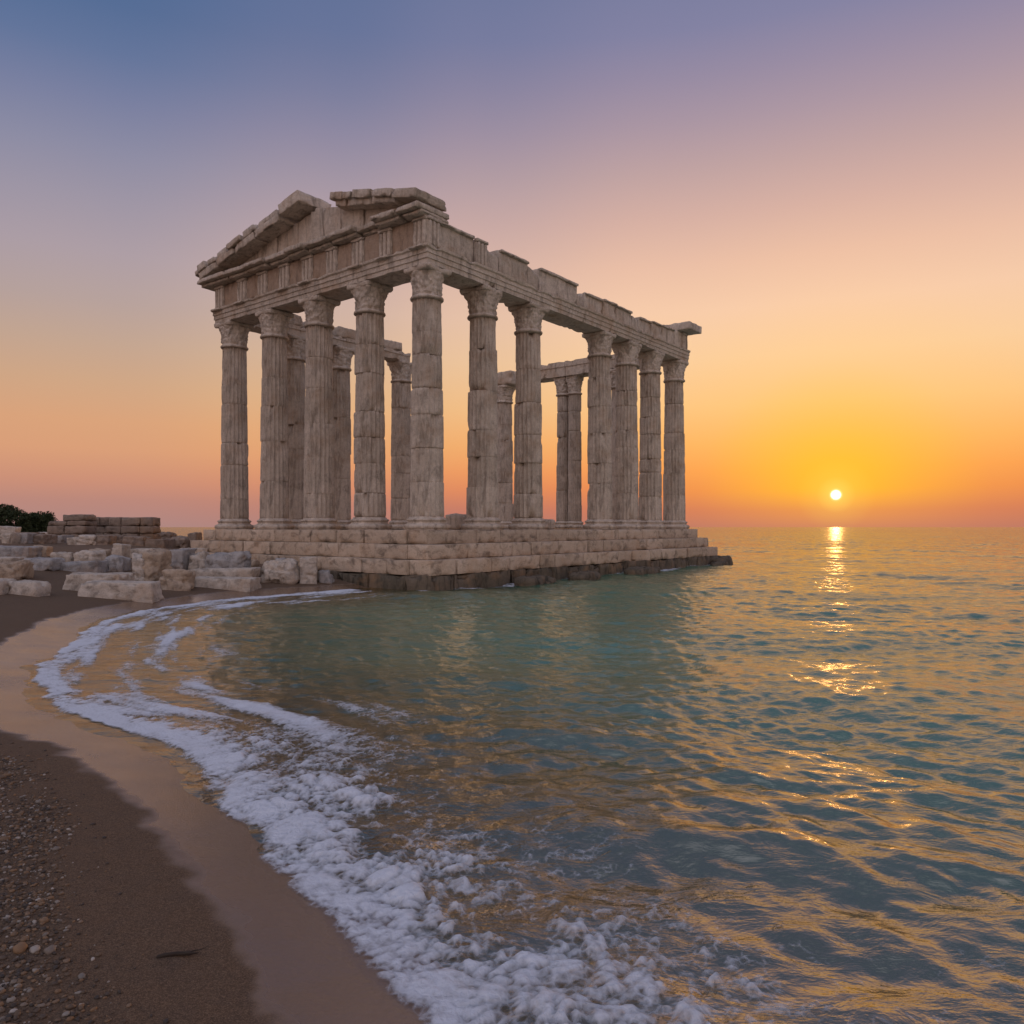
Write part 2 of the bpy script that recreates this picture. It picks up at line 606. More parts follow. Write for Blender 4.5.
# ------------------------------------------------------------------ sea
def water_mat():
    m, t, out = new_mat('sea_water')
    co = t.node('ShaderNodeTexCoord').outputs['Object']
    body = t.attr('body')
    calm = t.attr('calm')
    w1 = t.noise(t.mapping(co, (1.0, 1.9, 1.0), (0, 0, 0.25)), 2.4, 5, 0.6, 0.5)
    w2 = t.noise(t.mapping(co, (1.0, 1.5, 1.0), (0, 0, -0.4)), 9.0, 4, 0.6, 0.3)
    hgt = t.math('ADD', w1, t.math('MULTIPLY', w2, 0.22))
    bs = t.node('ShaderNodeBump')
    bs.inputs['Distance'].default_value = 0.10
    t.put(bs.inputs['Height'], hgt)
    t.put(bs.inputs['Strength'], t.math('MULTIPLY', calm, 0.30))
    # ripples too small for the mesh far out
    rp = t.node('ShaderNodeTexNoise')
    t.put(rp.inputs['Vector'], t.mapping(co, (1.0, 1.6, 1.0)))
    rp.inputs['Scale'].default_value = 2.2
    rp.inputs['Detail'].default_value = 3
    rv = t.vmath('MULTIPLY', t.vmath('SUBTRACT', rp.outputs['Color'], (0.5, 0.5, 0.5)), (1.0, 1.0, 0.0))
    rv = t.vmath('SCALE', rv, t.attr('chop'))
    nrm = t.vmath('NORMALIZE', t.vmath('ADD', bs.outputs[0], rv))
    teal = t.node('ShaderNodeBsdfDiffuse')
    n1 = t.noise(co, 0.25, 3, 0.5)
    t.put(teal.inputs[0], t.mix(n1, (0.007, 0.140, 0.108), (0.017, 0.200, 0.142)))
    tr = t.node('ShaderNodeBsdfTransparent')
    tr.inputs[0].default_value = (0.80, 0.88, 0.84, 1)
    mb = t.node('ShaderNodeMixShader')
    t.put(mb.inputs[0], body)
    t.put(mb.inputs[1], tr.outputs[0])
    t.put(mb.inputs[2], teal.outputs[0])
    gl = t.node('ShaderNodeBsdfGlossy')
    t.put(gl.inputs['Roughness'], t.attr('rough'))
    t.put(gl.inputs['Normal'], nrm)
    gl.inputs[0].default_value = (1.0, 0.87, 0.64, 1)  # sunset gold painted into the reflection colour, not a tint of the water
    gb = t.node('ShaderNodeBsdfGlossy')
    gb.inputs['Roughness'].default_value = 0.46
    t.put(gb.inputs['Normal'], nrm)
    gb.inputs[0].default_value = (1.0, 0.87, 0.64, 1)  # same painted gold light in the broad reflection lobe
    gm = t.node('ShaderNodeMixShader')
    gm.inputs[0].default_value = 0.12
    t.put(gm.inputs[1], gl.outputs[0])
    t.put(gm.inputs[2], gb.outputs[0])
    fr = t.node('ShaderNodeFresnel')
    fr.inputs[0].default_value = 4.4
    t.put(fr.inputs['Normal'], nrm)
    mx = t.node('ShaderNodeMixShader')
    t.put(mx.inputs[0], fr.outputs[0])
    t.put(mx.inputs[1], mb.outputs[0])
    t.put(mx.inputs[2], gm.outputs[0])
    t.put(out.inputs[0], mx.outputs[0])
    return m


_wr = np.random.RandomState(21)
_NW = 110
_lam = 0.15 * (9.0 / 0.15) ** np.linspace(0, 1, _NW)
_th = radians(252) + _wr.normal(0, 1, _NW) * np.interp(np.log(_lam), [np.log(0.15), np.log(1.0), np.log(9)], [0.8, 0.5, 0.3])          # travel direction, towards the beach
_kx, _ky = 2 * pi / _lam * np.cos(_th), 2 * pi / _lam * np.sin(_th)
_amp = 0.0068 * _lam * (0.36 + 0.64 * np.exp(-(np.log(_lam / 0.34) / 0.80) ** 2)) * np.where(_lam > 1.2, 0.75, 1.0)
_ph = _wr.uniform(0, 2 * pi, _NW)


def sea_height(X, Y, d=None, cell=None):
    X = np.asarray(X, float).ravel()
    Y = np.asarray(Y, float).ravel()
    if d is None:
        d = shore_d(X, Y)
    s = np.maximum(-d, 0)
    P = np.stack([X, Y, 0 * X], 1)
    wx = perlin(P * 0.22) * 0.9
    wy = perlin(P * 0.22 + 40) * 0.9
    patch = 0.75 + 0.6 * perlin(P * 0.11 + 9)
    h = np.zeros(len(X))
    for k in range(_NW):
        w = 1.0
        if cell is not None:
            w = sstep(1.6, 3.2, _lam[k] / cell)
        ph = _kx[k] * (X + wx) + _ky[k] * (Y + wy) + _ph[k]
        # sharpened crests
        h += w * _amp[k] * (np.sin(ph) + 0.32 * np.sin(2 * ph + pi * 0.45))
    h *= patch * (0.30 + 0.70 * sstep(0.2, 3.0, s))
    # low swell lines that follow the shore before they break
    u = perlin(P * 0.16 + 60)
    for s0, a, wd in ((3.4, 0.008, 0.6), (6.6, 0.030, 0.9), (10.5, 0.05, 1.1)):
        q = (s - s0 - 1.0 * u - 0.25 * perlin(P * 0.5 + s0)) / wd
        h += a * np.exp(-q * q) * np.clip(0.75 + 1.6 * perlin(P * 0.14 + s0 * 3), 0.1, 1.4) * (1 - sstep(24, 34, Y))
    return h


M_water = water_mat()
_r = fan_radii(1.15, 1.6, 9000.0)
_a = fan_angles(820, 38, 150, 50)
WX, WY = fan(_r, _a)
_d = shore_d(WX, WY)
_dr = np.gradient(_r)
_cell = np.repeat(np.maximum(_dr, _r * (76 / 820) * pi / 180), len(_a))
WH = sea_height(WX, WY, _d, _cell)
_dep = np.maximum(-terrain(WX, WY, _d), 0)
body = 0.97 * (1 - np.exp(-(_dep / 0.34) ** 1.5))
WR = np.hypot(WX, WY)
keep = _d < 0.9
Q = gridfaces(len(_r), len(_a))
Q = Q[keep[Q].all(axis=1)]
used = np.unique(Q)
rm = np.full(len(WX), -1)
rm[used] = np.arange(len(used))
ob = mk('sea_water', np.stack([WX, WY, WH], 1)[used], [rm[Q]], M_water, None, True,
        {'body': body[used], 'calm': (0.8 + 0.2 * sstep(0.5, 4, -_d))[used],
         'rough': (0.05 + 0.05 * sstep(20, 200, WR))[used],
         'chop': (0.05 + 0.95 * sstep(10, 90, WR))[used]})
tag(ob, kind='structure')


# ------------------------------------------------------------------ foam
def foam_mat():
    m, t, out = new_mat('sea_foam')
    co = t.mapping(t.node('ShaderNodeTexCoord').outputs['Object'], (1, 1, 0.0))
    f = t.attr('foam')
    v1 = t.voronoi(t.mapping(co, (1, 1, 0.2)), 9.0, 'DISTANCE_TO_EDGE')
    v2 = t.voronoi(t.mapping(co, (1, 1, 0.2), loc=(3, 1, 0)), 24.0, 'DISTANCE_TO_EDGE')
    n1 = t.noise(co, 5.0, 5, 0.65, 0.8)
    n2 = t.noise(co, 45.0, 4, 0.7)
    lace = t.math('ADD', t.math('MULTIPLY', v1, -0.8), t.math('MULTIPLY', v2, -0.8))
    lace = t.math('MULTIPLY', lace, t.math('SUBTRACT', 1.5, f, clamp=True))
    val = t.math('ADD', f, t.math('ADD', lace, t.math('ADD', t.math('MULTIPLY', t.math('SUBTRACT', n1, 0.5), 0.9), t.math('MULTIPLY', t.math('SUBTRACT', n2, 0.5), 0.35))))
    al = t.ramp(val, [(0.14, 0.0), (0.36, 0.32), (0.66, 0.72), (1.0, 0.93)])
    n3 = t.noise(co, 110.0, 3, 0.7)
    nrm = t.bump(t.math('ADD', t.math('ADD', n2, t.math('MULTIPLY', n1, 1.2)), t.math('ADD', t.math('MULTIPLY', n3, 0.4), t.math('MULTIPLY', v2, 1.2))), 0.7, 0.02)
    df = t.node('ShaderNodeBsdfDiffuse')
    df.inputs[0].default_value = (0.78, 0.82, 0.90, 1)
    t.put(df.inputs['Normal'], nrm)
    tl = t.node('ShaderNodeBsdfTranslucent')
    tl.inputs[0].default_value = (0.78, 0.80, 0.83, 1)
    a = t.node('ShaderNodeMixShader')
    a.inputs[0].default_value = 0.12
    t.put(a.inputs[1], df.outputs[0])
    t.put(a.inputs[2], tl.outputs[0])
    tr = t.node('ShaderNodeBsdfTransparent')
    mx = t.node('ShaderNodeMixShader')
    t.put(mx.inputs[0], al)
    t.put(mx.inputs[1], tr.outputs[0])
    t.put(mx.inputs[2], a.outputs[0])
    t.put(out.inputs[0], mx.outputs[0])
    return m


M_foam = foam_mat()


def shore_strip(i0, i1):
    """points, tangents and seaward normals along the waterline, spaced by distance to the viewer"""
    L = SHORE[i0:i1]
    seg = np.linalg.norm(np.diff(L, axis=0), axis=1)
    cum = np.concatenate([[0], np.cumsum(seg)])
    s, pos = 0.0, []
    while s < cum[-1]:
        x = np.interp(s, cum, L[:, 0])
        y = np.interp(s, cum, L[:, 1])
        pos.append(s)
        s += 0.0032 * max(math.hypot(x, y), 2.2)
    pos = np.array(pos)
    px, py = np.interp(pos, cum, L[:, 0]), np.interp(pos, cum, L[:, 1])
    w = 9
    e = 0.6
    tx = np.interp(pos + e, cum, L[:, 0]) - np.interp(pos - e, cum, L[:, 0])
    ty = np.interp(pos + e, cum, L[:, 1]) - np.interp(pos - e, cum, L[:, 1])
    n = np.hypot(tx, ty)
    return pos, px, py, ty / n, -tx / n


_ia = int(np.argmin(np.hypot(SHORE[:, 0] - 2.6, SHORE[:, 1] + 2)))
_ib = int(np.argmin(np.hypot(SHORE[:, 0] + 4.2, SHORE[:, 1] - 22)))
pos, px, py, nx, ny = shore_strip(_ia, _ib)
ns = 190
sv = -0.25 + 3.6 * np.linspace(0, 1, ns) ** 1.25
FX = px[:, None] + nx[:, None] * sv[None, :]
FY = py[:, None] + ny[:, None] * sv[None, :]
S = np.repeat(sv[None, :], len(pos), 0).ravel()
U = np.repeat(pos[:, None], ns, 1).ravel()
X, Y = FX.ravel(), FY.ravel()
R = np.hypot(X, Y)
P = np.stack([X, Y, 0 * X], 1)
far = sstep(5.0, 8.0, R)
edge = -0.06 + 0.14 * far + 0.15 * perlin(P * 1.3 + 2) + 0.10 * perlin(P * 3.1) + 0.05 * perlin(P * 7.0)
# width of the thick belt: broad in front, thin and streaky along the back of the cove
width = 0.90 * (1 - far) + 0.55 * far + 0.40 * perlin(P * 0.7 + 30)
inner = sstep(-0.03, 0.10, S - edge)
wq = P + 0.10 * np.stack([perlin(P * 2.5), perlin(P * 2.5 + 9), 0 * X], 1)
lump = np.clip(3.2 * np.abs(perlin(wq * 2.6)), 0, 1.2) - 0.15     # rounded heads with creases between
lump2 = np.clip(3.0 * np.abs(perlin(wq * 7.0 + 5)), 0, 1.2) - 0.3
lump3 = np.clip(3.0 * np.abs(perlin(wq * 17.0 + 9)), 0, 1.2)
fine = fbm(P * 15.0, 2)
holes = fbm(wq * np.array([2.2, 2.2, 1]) + 21, 3)
thick = inner * (1 - sstep(width * 0.35, width * 1.35, S))
lace = inner * (1 - sstep(width * 0.9, width * 2.2 + 0.9, S)) * np.clip(0.62 + 1.2 * perlin(P * 0.9 + 12), 0, 1)
streak = inner * np.clip(0.25 + fbm(np.stack([U * 0.5, S * 3.0, 0 * S], 1) + 4, 3) * 1.6, 0, 1) * (1 - sstep(1.4, 3.3, S)) * far
foam = thick * (1.0 - 0.12 * far) * (0.37 + 0.32 * lump + 0.32 * lump2 + 0.26 * lump3 + 0.10 * sstep(0.4, 0.0, S - edge) - 1.25 * np.clip(holes + 0.06, 0, 1) * sstep(0.10, 0.7, S)) + 0.50 * lace * (0.45 + 0.5 * lump2 + 0.5 * lump3) + 0.95 * streak
foam = np.clip(foam, 0, 1.1)
base = np.maximum(sea_height(X, Y), terrain(X, Y))
puff = 0.022 * np.clip(lump + 0.15, 0, 1.1) + 0.013 * np.clip(lump2 + 0.3, 0, 1.2) + 0.007 * lump3 + 0.002 * fine
Z = base + 0.004 + sstep(0.2, 0.9, foam) * (0.006 + puff * (1 - 0.65 * far) * (0.12 + 0.88 * sstep(0.0, 0.40, S - edge)))
Q = gridfaces(len(pos), ns)
fm = foam > 0.01
Q = Q[fm[Q].any(axis=1)]
used = np.unique(Q)
rm = np.full(len(X), -1)
rm[used] = np.arange(len(used))
ob = mk('shore_foam', np.stack([X, Y, Z], 1)[used], [rm[Q]], M_foam, None, True, {'foam': foam[used]})
tag(ob, 'white foam of a breaking wave spread along the curved sand edge', 'foam', None, 'stuff')

# ------------------------------------------------------------------ temple
TROT = radians(52.0)
TC = np.array([-2.53, 23.0])
E1 = np.array([-sin(TROT), cos(TROT)])     # along the gable front (local y)
E2 = np.array([cos(TROT), sin(TROT)])      # along the flank (local x)
SZ = 1.66                                   # top of the steps
HC = 7.73                                   # column height
temple = empty('ruined_temple', None, (TC[0], TC[1], 0), TROT)
tag(temple, 'ruined ancient temple of pale fluted columns with broken gable standing at the water edge', 'temple')
LF, LL = 10.1, 16.33
Z0 = SZ + HC                                # underside of the architrave


def course(x0, x1, y0, y1, z0, z1, lens, depth, rnd, amp=0.012, chip=0.05, gap=0.012, mat=None, name='step', missing=()):
    """ring of blocks around a rectangle, core filled"""
    mb = MB()
    rr = random.Random(rnd)
    k = 0
    ins = 0.05
    sides = [('y', y0, x0, x1, 1), ('x', x0, y0, y1, 1), ('y', y1, x0, x1, -1), ('x', x1, y0, y1, -1)]
    for ax, fix, a, b, sg in sides:
        if ax == 'x':
            a, b = a + depth, b - depth
        p = a
        while p < b - 0.05:
            L = rr.uniform(*lens)
            if b - (p + L) < lens[0] * 0.6:
                L = b - p
            hh = (z1 - z0) - rr.choice((0, 0, 0.005, 0.012))
            out = rr.uniform(-0.02, 0.012)
            k += 1
            cut = 0.0
            if rr.random() < 0.22:
                cut = rr.uniform(0.03, 0.16)
            V, F = block((L - gap - cut, depth, hh), 0.14, 0.012, amp, 1.6, rnd * 50 + k, chip * rr.uniform(0.3, 2.0))
            if ax == 'y':
                V = V + np.array([p + L / 2, fix + sg * (depth / 2 + out), z0])
            else:
                V = rot(V, pi / 2) + np.array([fix + sg * (depth / 2 + out), p + L / 2, z0])
            mb.add(V, F)
            p += L
    V, F = block((x1 - x0 - 2 * depth + 0.3, y1 - y0 - 2 * depth + 0.3, z1 - z0 - 0.03), 0.6, 0.01, 0.004, 1, rnd, 0)
    mb.add(V + np.array([(x0 + x1) / 2, (y0 + y1) / 2, z0]), F)
    return mb.build(name, mat or M_step, temple)


course(-0.8, LL + 0.85, -0.8, LF + 0.8, 1.26, SZ, (0.9, 2.1), 0.8, 3, 0.006, 0.03, name='step')
course(-1.15, LL + 1.2, -1.15, LF + 1.15, 0.84, 1.257, (0.9, 2.2), 0.8, 5, 0.006, 0.03, name='step')
course(-1.5, LL + 1.45, -1.5, LF + 1.5, 0.42, 0.837, (0.8, 2.0), 0.8, 7, amp=0.010, chip=0.05, name='step')
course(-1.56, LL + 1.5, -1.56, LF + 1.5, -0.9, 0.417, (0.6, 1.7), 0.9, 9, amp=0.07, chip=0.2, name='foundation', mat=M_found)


def lathe(prof, seg, fn=None):
    """prof: (r, z) rows; returns V, [Q]; fn(theta, z, r) -> r"""
    th = np.linspace(0, 2 * pi, seg, endpoint=False)
    R = np.repeat(np.array([p[0] for p in prof])[:, None], seg, 1)
    Z = np.repeat(np.array([p[1] for p in prof])[:, None], seg, 1)
    T = np.repeat(th[None, :], len(prof), 0)
    if fn:
        R = fn(T, Z, R)
    V = np.stack([R * np.cos(T), R * np.sin(T), Z], -1).reshape(-1, 3)
    return V, [gridfaces(len(prof), seg, True)[:, ::1]]


def shaft_mesh(h, rb, rt, seed, seg=160, wear=1.0, ndr=None):
    rr = random.Random(seed)
    nd = ndr or rr.choice((5, 6, 6, 7))
    cuts = np.cumsum([rr.uniform(0.7, 1.4) for _ in range(nd)])
    cuts = np.concatenate([[0], cuts / cuts[-1] * h])
    nfl = 20
    mb = MB()
    for k in range(nd):
        a, b = cuts[k], cuts[k + 1]
        L = b - a
        ts = np.concatenate([[0, 0.012, 0.03, 0.06], np.linspace(0.1, L - 0.1, max(5, int(L / 0.11))), [L - 0.06, L - 0.03, L - 0.012, L]])
        dr = rr.uniform(-0.012, 0.012) * wear
        ox, oy = rr.uniform(-0.010, 0.010) * wear, rr.uniform(-0.010, 0.010) * wear
        tw = rr.uniform(-0.05, 0.05)
        joint = rr.choice((0.005, 0.008, 0.012, 0.02, 0.05))
        prof = []
        for t in ts:
            zz_ = a + t
            r = rb + (rt - rb) * (zz_ / h) ** 1.25 + dr
            e = min(t, L - t)
            r -= joint * math.exp(-(e / 0.022))
            prof.append((r, zz_))

        def fl(T, Z, R, tw=tw, k=k):
            uu = ((T + tw) * nfl / (2 * pi)) % 1.0
            fl_ = 1 - np.sqrt(np.clip(1 - ((uu - 0.5) / 0.41) ** 2, 0, 1))
            P = np.stack([np.cos(T) * 0.55, np.sin(T) * 0.55, Z], -1).reshape(-1, 3)
            off = seed * 11.3 + k * 5.1
            n = fbm(P * 1.3 + off, 3).reshape(T.shape)
            n2 = fbm(P * 5.0 + off, 3).reshape(T.shape)
            worn = sstep(0.24, 0.55, n) * min(wear, 1)          # where flutes are worn off
            depth = 0.058 * (1 - 0.8 * worn)
            # chunk broken from the drum edges
            e = np.minimum(Z - a, b - Z)
            n3 = fbm(P * np.array([2.2, 2.2, 1.2]) + off + 50, 2).reshape(T.shape)
            chunk = sstep(0.20, 0.46, n3) * np.exp(-(e / 0.16)) * 0.15 * wear
            return R - depth * (1 - fl_) * 1.0 - 0.022 * worn - chunk + 0.009 * n2 + 0.006 * n
        V, F = lathe(prof, seg, fl)
        V[:, 0] += ox
        V[:, 1] += oy
        # close the ends
        n0 = len(V)
        V = np.concatenate([V, [(ox, oy, b)], [(ox, oy, a)]])
        j = np.arange(seg)
        top = np.stack([(len(prof) - 1) * seg + j, (len(prof) - 1) * seg + (j + 1) % seg, np.full(seg, n0)], 1)
        bot = np.stack([(j + 1) % seg, j, np.full(seg, n0 + 1)], 1)
        mb.add(V, F + [top, bot])
    return mb


def base_mesh(rb, seed, seg=72):
    R = rb
    prof = [(0, 0), (R + 0.17, 0), (R + 0.185, 0.02)]
    for a in np.linspace(-70, 70, 8):
        prof.append((R + 0.125 + 0.075 * cos(radians(a)), 0.10 + 0.075 * sin(radians(a))))
    prof += [(R + 0.10, 0.185), (R + 0.07, 0.205), (R + 0.055, 0.235), (R + 0.065, 0.262)]
    for a in np.linspace(-80, 80, 7):
        prof.append((R + 0.06 + 0.04 * cos(radians(a)), 0.30 + 0.036 * sin(radians(a))))
    prof += [(R + 0.03, 0.345), (R + 0.012, 0.38), (R, 0.40), (0, 0.40)]

    def fn(T, Z, Rr):
        P = np.stack([np.cos(T) * 0.7, np.sin(T) * 0.7, Z], -1).reshape(-1, 3)
        n = fbm(P * 2.2 + seed * 3.1, 3).reshape(T.shape)
        n2 = fbm(P * 7 + seed * 3.1, 2).reshape(T.shape)
        return Rr * (1 + 0 * n) + (0.02 * n2 - 0.06 * sstep(0.12, 0.4, n)) * (Rr > 0.01)
    return lathe(prof, seg, fn)


def capital_mesh(rt, seed, hc=0.93, worn=0.3, seg=112, abacus=True, ab=1.0):
    rr = random.Random(seed * 7 + 1)
    mb = MB()
    zs = np.concatenate([[0, 0.03, 0.06, 0.09], np.linspace(0.12, hc - 0.14, 26)])
    prof = [(0, 0)]
    for z in zs:
        if z < 0.10:
            r = rt + 0.02 + 0.045 * math.sqrt(max(0, 1 - ((z - 0.045) / 0.05) ** 2))
        else:
            t = (z - 0.10) / (hc - 0.24)
            r = rt - 0.015 + 0.11 * t ** 2.4 * (1 - 0.3 * worn)
        prof.append((r, z))
    prof.append((0, hc - 0.14))

    def fn(T, Z, Rr):
        t = (Z - 0.10) / (hc - 0.24)
        P = np.stack([np.cos(T) * 0.55, np.sin(T) * 0.55, Z], -1).reshape(-1, 3)
        n = fbm(P * 3.0 + seed * 9.7, 3).reshape(T.shape)
        n2 = fbm(P * 9 + seed * 9.7, 3).reshape(T.shape)
        l1 = np.abs(np.cos(T * 4 + seed)) ** 1.5 * np.clip(1 - np.abs((t - 0.25) / 0.25), 0, 1) ** 0.6
        l1 *= 0.75 + 0.25 * np.cos(T * 40)
        l2 = np.abs(np.sin(T * 4 + seed)) ** 1.5 * np.clip(1 - np.abs((t - 0.58) / 0.22), 0, 1) ** 0.6
        l2 *= 0.75 + 0.25 * np.cos(T * 40)
        vol = np.clip(np.cos((T - pi / 4) * 4), 0, 1) ** 3 * sstep(0.55, 0.95, t) * 0.13 * (1 - worn)
        on = ((Z > 0.1) & (Rr > 0.01))
        k = on * ((0.055 * l1 + 0.06 * l2) * (1 - 0.5 * worn) + vol + 0.05 * n2 + 0.05 * n - 0.06 * sstep(0.15, 0.4, n) * worn)
        return Rr + k + (Rr > 0.01) * 0.02 * n2
    mb.add(*lathe(prof, seg, fn))
    if abacus:
        # concave square abacus, its horns broken here and there
        na, nz = 96, 6
        th = np.linspace(0, 2 * pi, na, endpoint=False)
        horn = np.array([rr.uniform(0.55, 1.0) for _ in range(4)])
        hi = (np.floor((th) / (pi / 2)).astype(int)) % 4
        c4 = np.clip(np.cos((th - pi / 4) * 4), -1, 1)
        rad = 0.60 * ab + ab * (0.085 * c4 + 0.13 * np.clip(c4, 0, 1) ** 3) * horn[hi]
        rows = []
        zz_ = [hc - 0.145, hc - 0.14, hc - 0.10, hc - 0.05, hc - 0.012, hc]
        mul = [0.0, 0.94, 0.985, 1.0, 1.0, 0.97]
        for z, mlt in zip(zz_, mul):
            rows.append(np.stack([rad * mlt * np.cos(th), rad * mlt * np.sin(th), np.full(na, z)], 1))
        rows.append(np.stack([0 * th, 0 * th, np.full(na, hc)], 1))
        V = np.concatenate(rows)
        on = (np.hypot(V[:, 0], V[:, 1]) > 0.01)[:, None]
        nn = np.stack([fbm(V * 4 + seed * 5 + q * 13, 3) for q in range(3)], 1) * 0.05
        V = V + nn * on
        V[:, 2] = np.minimum(V[:, 2], hc)
        mb.add(V, [gridfaces(len(rows), na, True)])
    return mb


def column(x, y, seed, h=HC, rb=0.51, rt=0.435, wear=1.0, worn=0.3, abacus=True, seg=160, nd=None, ab=0.93):
    e = empty('column', temple, (x, y, SZ))
    e.rotation_euler.z = 0
    hc = 0.93
    V, F = base_mesh(rb, seed)
    mk('base', V, F, M_marble, e, True, {'tone': np.full(len(V), 0.5)})
    shaft_mesh(h - 0.40 - hc, rb, rt, seed, seg, wear, nd).build('shaft', M_marble, e, True, (0, 0, 0.40))
    capital_mesh(rt, seed, hc, worn, abacus=abacus, ab=ab).build('capital', M_marble, e, True, (0, 0, h - hc))
    return e


TF = [0.0, 0.157, 0.308, 0.598, 0.7285, 0.857, 1.0]
# gable front
column(0, 0, 11, worn=0.9, wear=0.9)
column(0, LF * 0.25, 12, wear=1.2)
column(0, LF * 0.5, 13, worn=0.7)
column(0, LF * 0.75, 14, worn=0.5)
column(0, LF, 15, worn=0.4)
# sea flank
for i, t in enumerate(TF[1:]):
    column(LL * t, 0, 21 + i, wear=1.4 if i < 3 else 0.8, worn=(0.2, 0.3, 0.5, 0.2, 0.2, 0.3)[i])
# landward flank, what is left of it
column(LL * 0.165, LF, 31, seg=80)
column(LL * 0.308, LF, 32, seg=80)
column(LL * 0.53, LF, 33, seg=80)
# back row
column(LL, LF, 34, seg=80, wear=1.3)
column(LL, LF * 0.285, 35, seg=80)

# close pair of slimmer columns in the back row
column(LL, LF * 0.545, 36, rb=0.36, rt=0.315, seg=80, ab=0.62)
column(LL, LF * 0.615, 37, rb=0.36, rt=0.315, seg=80, ab=0.62)


# entablature ----------------------------------------------------------------
def sweep(prof, s0, s1, axis, off, m0=0, m1=0, seed=0, amp=0.012, cell=0.16, chip=0.05):
    """prof: closed list of (outward, z); axis 'x' = flank (outward is -y), 'y' = front (outward is -x)"""
    pts = []
    n = len(prof)
    for i in range(n):
        a, b = np.array(prof[i]), np.array(prof[(i + 1) % n])
        L = np.linalg.norm(b - a)
        k = max(1, int(L / cell))
        pts += [a + (b - a) * t for t in np.linspace(0, 1, k, endpoint=False)]
    pts = np.array(pts)
    ns_ = max(2, int((s1 - s0) / cell))
    T = np.linspace(0, 1, ns_ + 1)
    rows = []
    for t in T:
        a = s0 - (pts[:, 0] * m0)
        b = s1 + (pts[:, 0] * m1)
        s = a + (b - a) * t
        o, z = pts[:, 0], pts[:, 1]
        rows.append(np.stack([s, -o, z], 1) if axis == 'x' else np.stack([-o, s, z], 1))
    V = np.concatenate(rows)
    m = len(pts)
    F = [gridfaces(ns_ + 1, m, True)]
    c0, c1 = V[:m].mean(0), V[-m:].mean(0)
    V = np.concatenate([V, [c0, c1]])
    j = np.arange(m)
    F.append(np.stack([j, (j + 1) % m, np.full(m, len(V) - 2)], 1))
    F.append(np.stack([(ns_) * m + (j + 1) % m, ns_ * m + j, np.full(m, len(V) - 1)], 1))
    if axis == 'y':
        F = [f[:, ::-1] for f in F]
    nn = np.stack([fbm(V * 2.2 + seed * 9.1 + q * 21, 3) for q in range(3)], 1)
    V = V + nn * amp
    # broken lower and upper arrises
    if chip:
        c = sstep(0.12, 0.4, fbm(V * 1.8 + seed * 4.7 + 90, 3))
        zlo, zhi = min(p[1] for p in prof), max(p[1] for p in prof)
        e = np.exp(-np.minimum(V[:, 2] - zlo, zhi - V[:, 2]).clip(0) / 0.09)
        mid = (zlo + zhi) / 2
        V[:, 2] += c * e * chip * np.where(V[:, 2] > mid, -1, 1)
        ax = 1 if axis == 'x' else 0
        V[:, ax] += np.sign(-V[:, ax]) * c * e * chip * 0.8
    V = V + np.array([0, off, 0]) if axis == 'x' else V + np.array([off, 0, 0])
    return V, F


def arch_prof(z, h=0.72, w=0.5, plain=False):
    if plain:
        return [(-w, z), (w, z), (w, z + h * 0.62), (w + 0.04, z + h * 0.64), (w + 0.05, z + h), (-w, z + h)]
    return [(-w, z), (w, z), (w, z + 0.19 * h / .72), (w + 0.03, z + 0.195 * h / .72), (w + 0.03, z + 0.40 * h / .72), (w + 0.06, z + 0.405 * h / .72),
            (w + 0.06, z + 0.58 * h / .72), (w + 0.11, z + 0.63 * h / .72), (w + 0.12, z + h), (-w, z + h)]


def part(name, V, F, parent=None, mat=None, smooth=False, tone=None):
    o = mk(name, V, F, mat or M_marble, parent or temple, smooth, {'tone': np.full(len(V), random.random() if tone is None else tone)})
    return o


AH = 0.53
yj = [0, LF * 0.25, LF * 0.5, LF * 0.75, LF]
for i in range(4):
    g = 0.008
    V, F = sweep(arch_prof(Z0, AH), yj[i] + (g if i else 0), yj[i + 1] - (g if i < 3 else 0), 'y', 0, 1 if i == 0 else 0, 1 if i == 3 else 0, 400 + i)
    part('architrave_block', V, F)
xj = [LL * t for t in TF[:3]] + [LL * 0.45] + [LL * t for t in TF[3:]]
for i in range(len(xj) - 1):
    g = 0.008
    V, F = sweep(arch_prof(Z0, AH), xj[i] + (g if i else 0), xj[i + 1] - g + (0.45 if i == len(xj) - 2 else 0), 'x', 0, 1 if i == 0 else 0, 0, 420 + i, chip=0.08)
    part('architrave_block', V, F)

ZF = Z0 + AH
FH = 0.84
# front frieze: backing wall, nine triglyphs, metope panels between them
V, F = sweep([(-0.42, ZF + .002), (0.44, ZF + .002), (0.44, ZF + FH), (-0.42, ZF + FH)], 0, LF, 'y', 0, 1, 1, 440, amp=0.006, chip=0)
frieze = part('frieze', V, F)
ty = np.linspace(0, LF, 9)
ty[0], ty[-1] = -0.20, LF + 0.20


def triglyph(h, w, seed, broke=0.0):
    mb = MB()
    bw = w / 3
    for k in (-1, 0, 1):
        V, F = block((0.12, bw - 0.055, h - 0.1), 0.09, 0.03, 0.010, 3, seed + k, 0.03)
        mb.add(V + np.array([0, k * bw, 0]), F, 0.6)
    V, F = block((0.14, w + 0.03, 0.095), 0.08, 0.012, 0.008, 3, seed + 5, 0.03)
    mb.add(V + np.array([0, 0, h - 0.098]), F, 0.6)
    V, F = block((0.07, w, h - 0.1), 0.1, 0.01, 0.003, 3, seed + 6, 0)
    mb.add(V + np.array([0.03, 0, 0]), F, 0.4)
    return mb


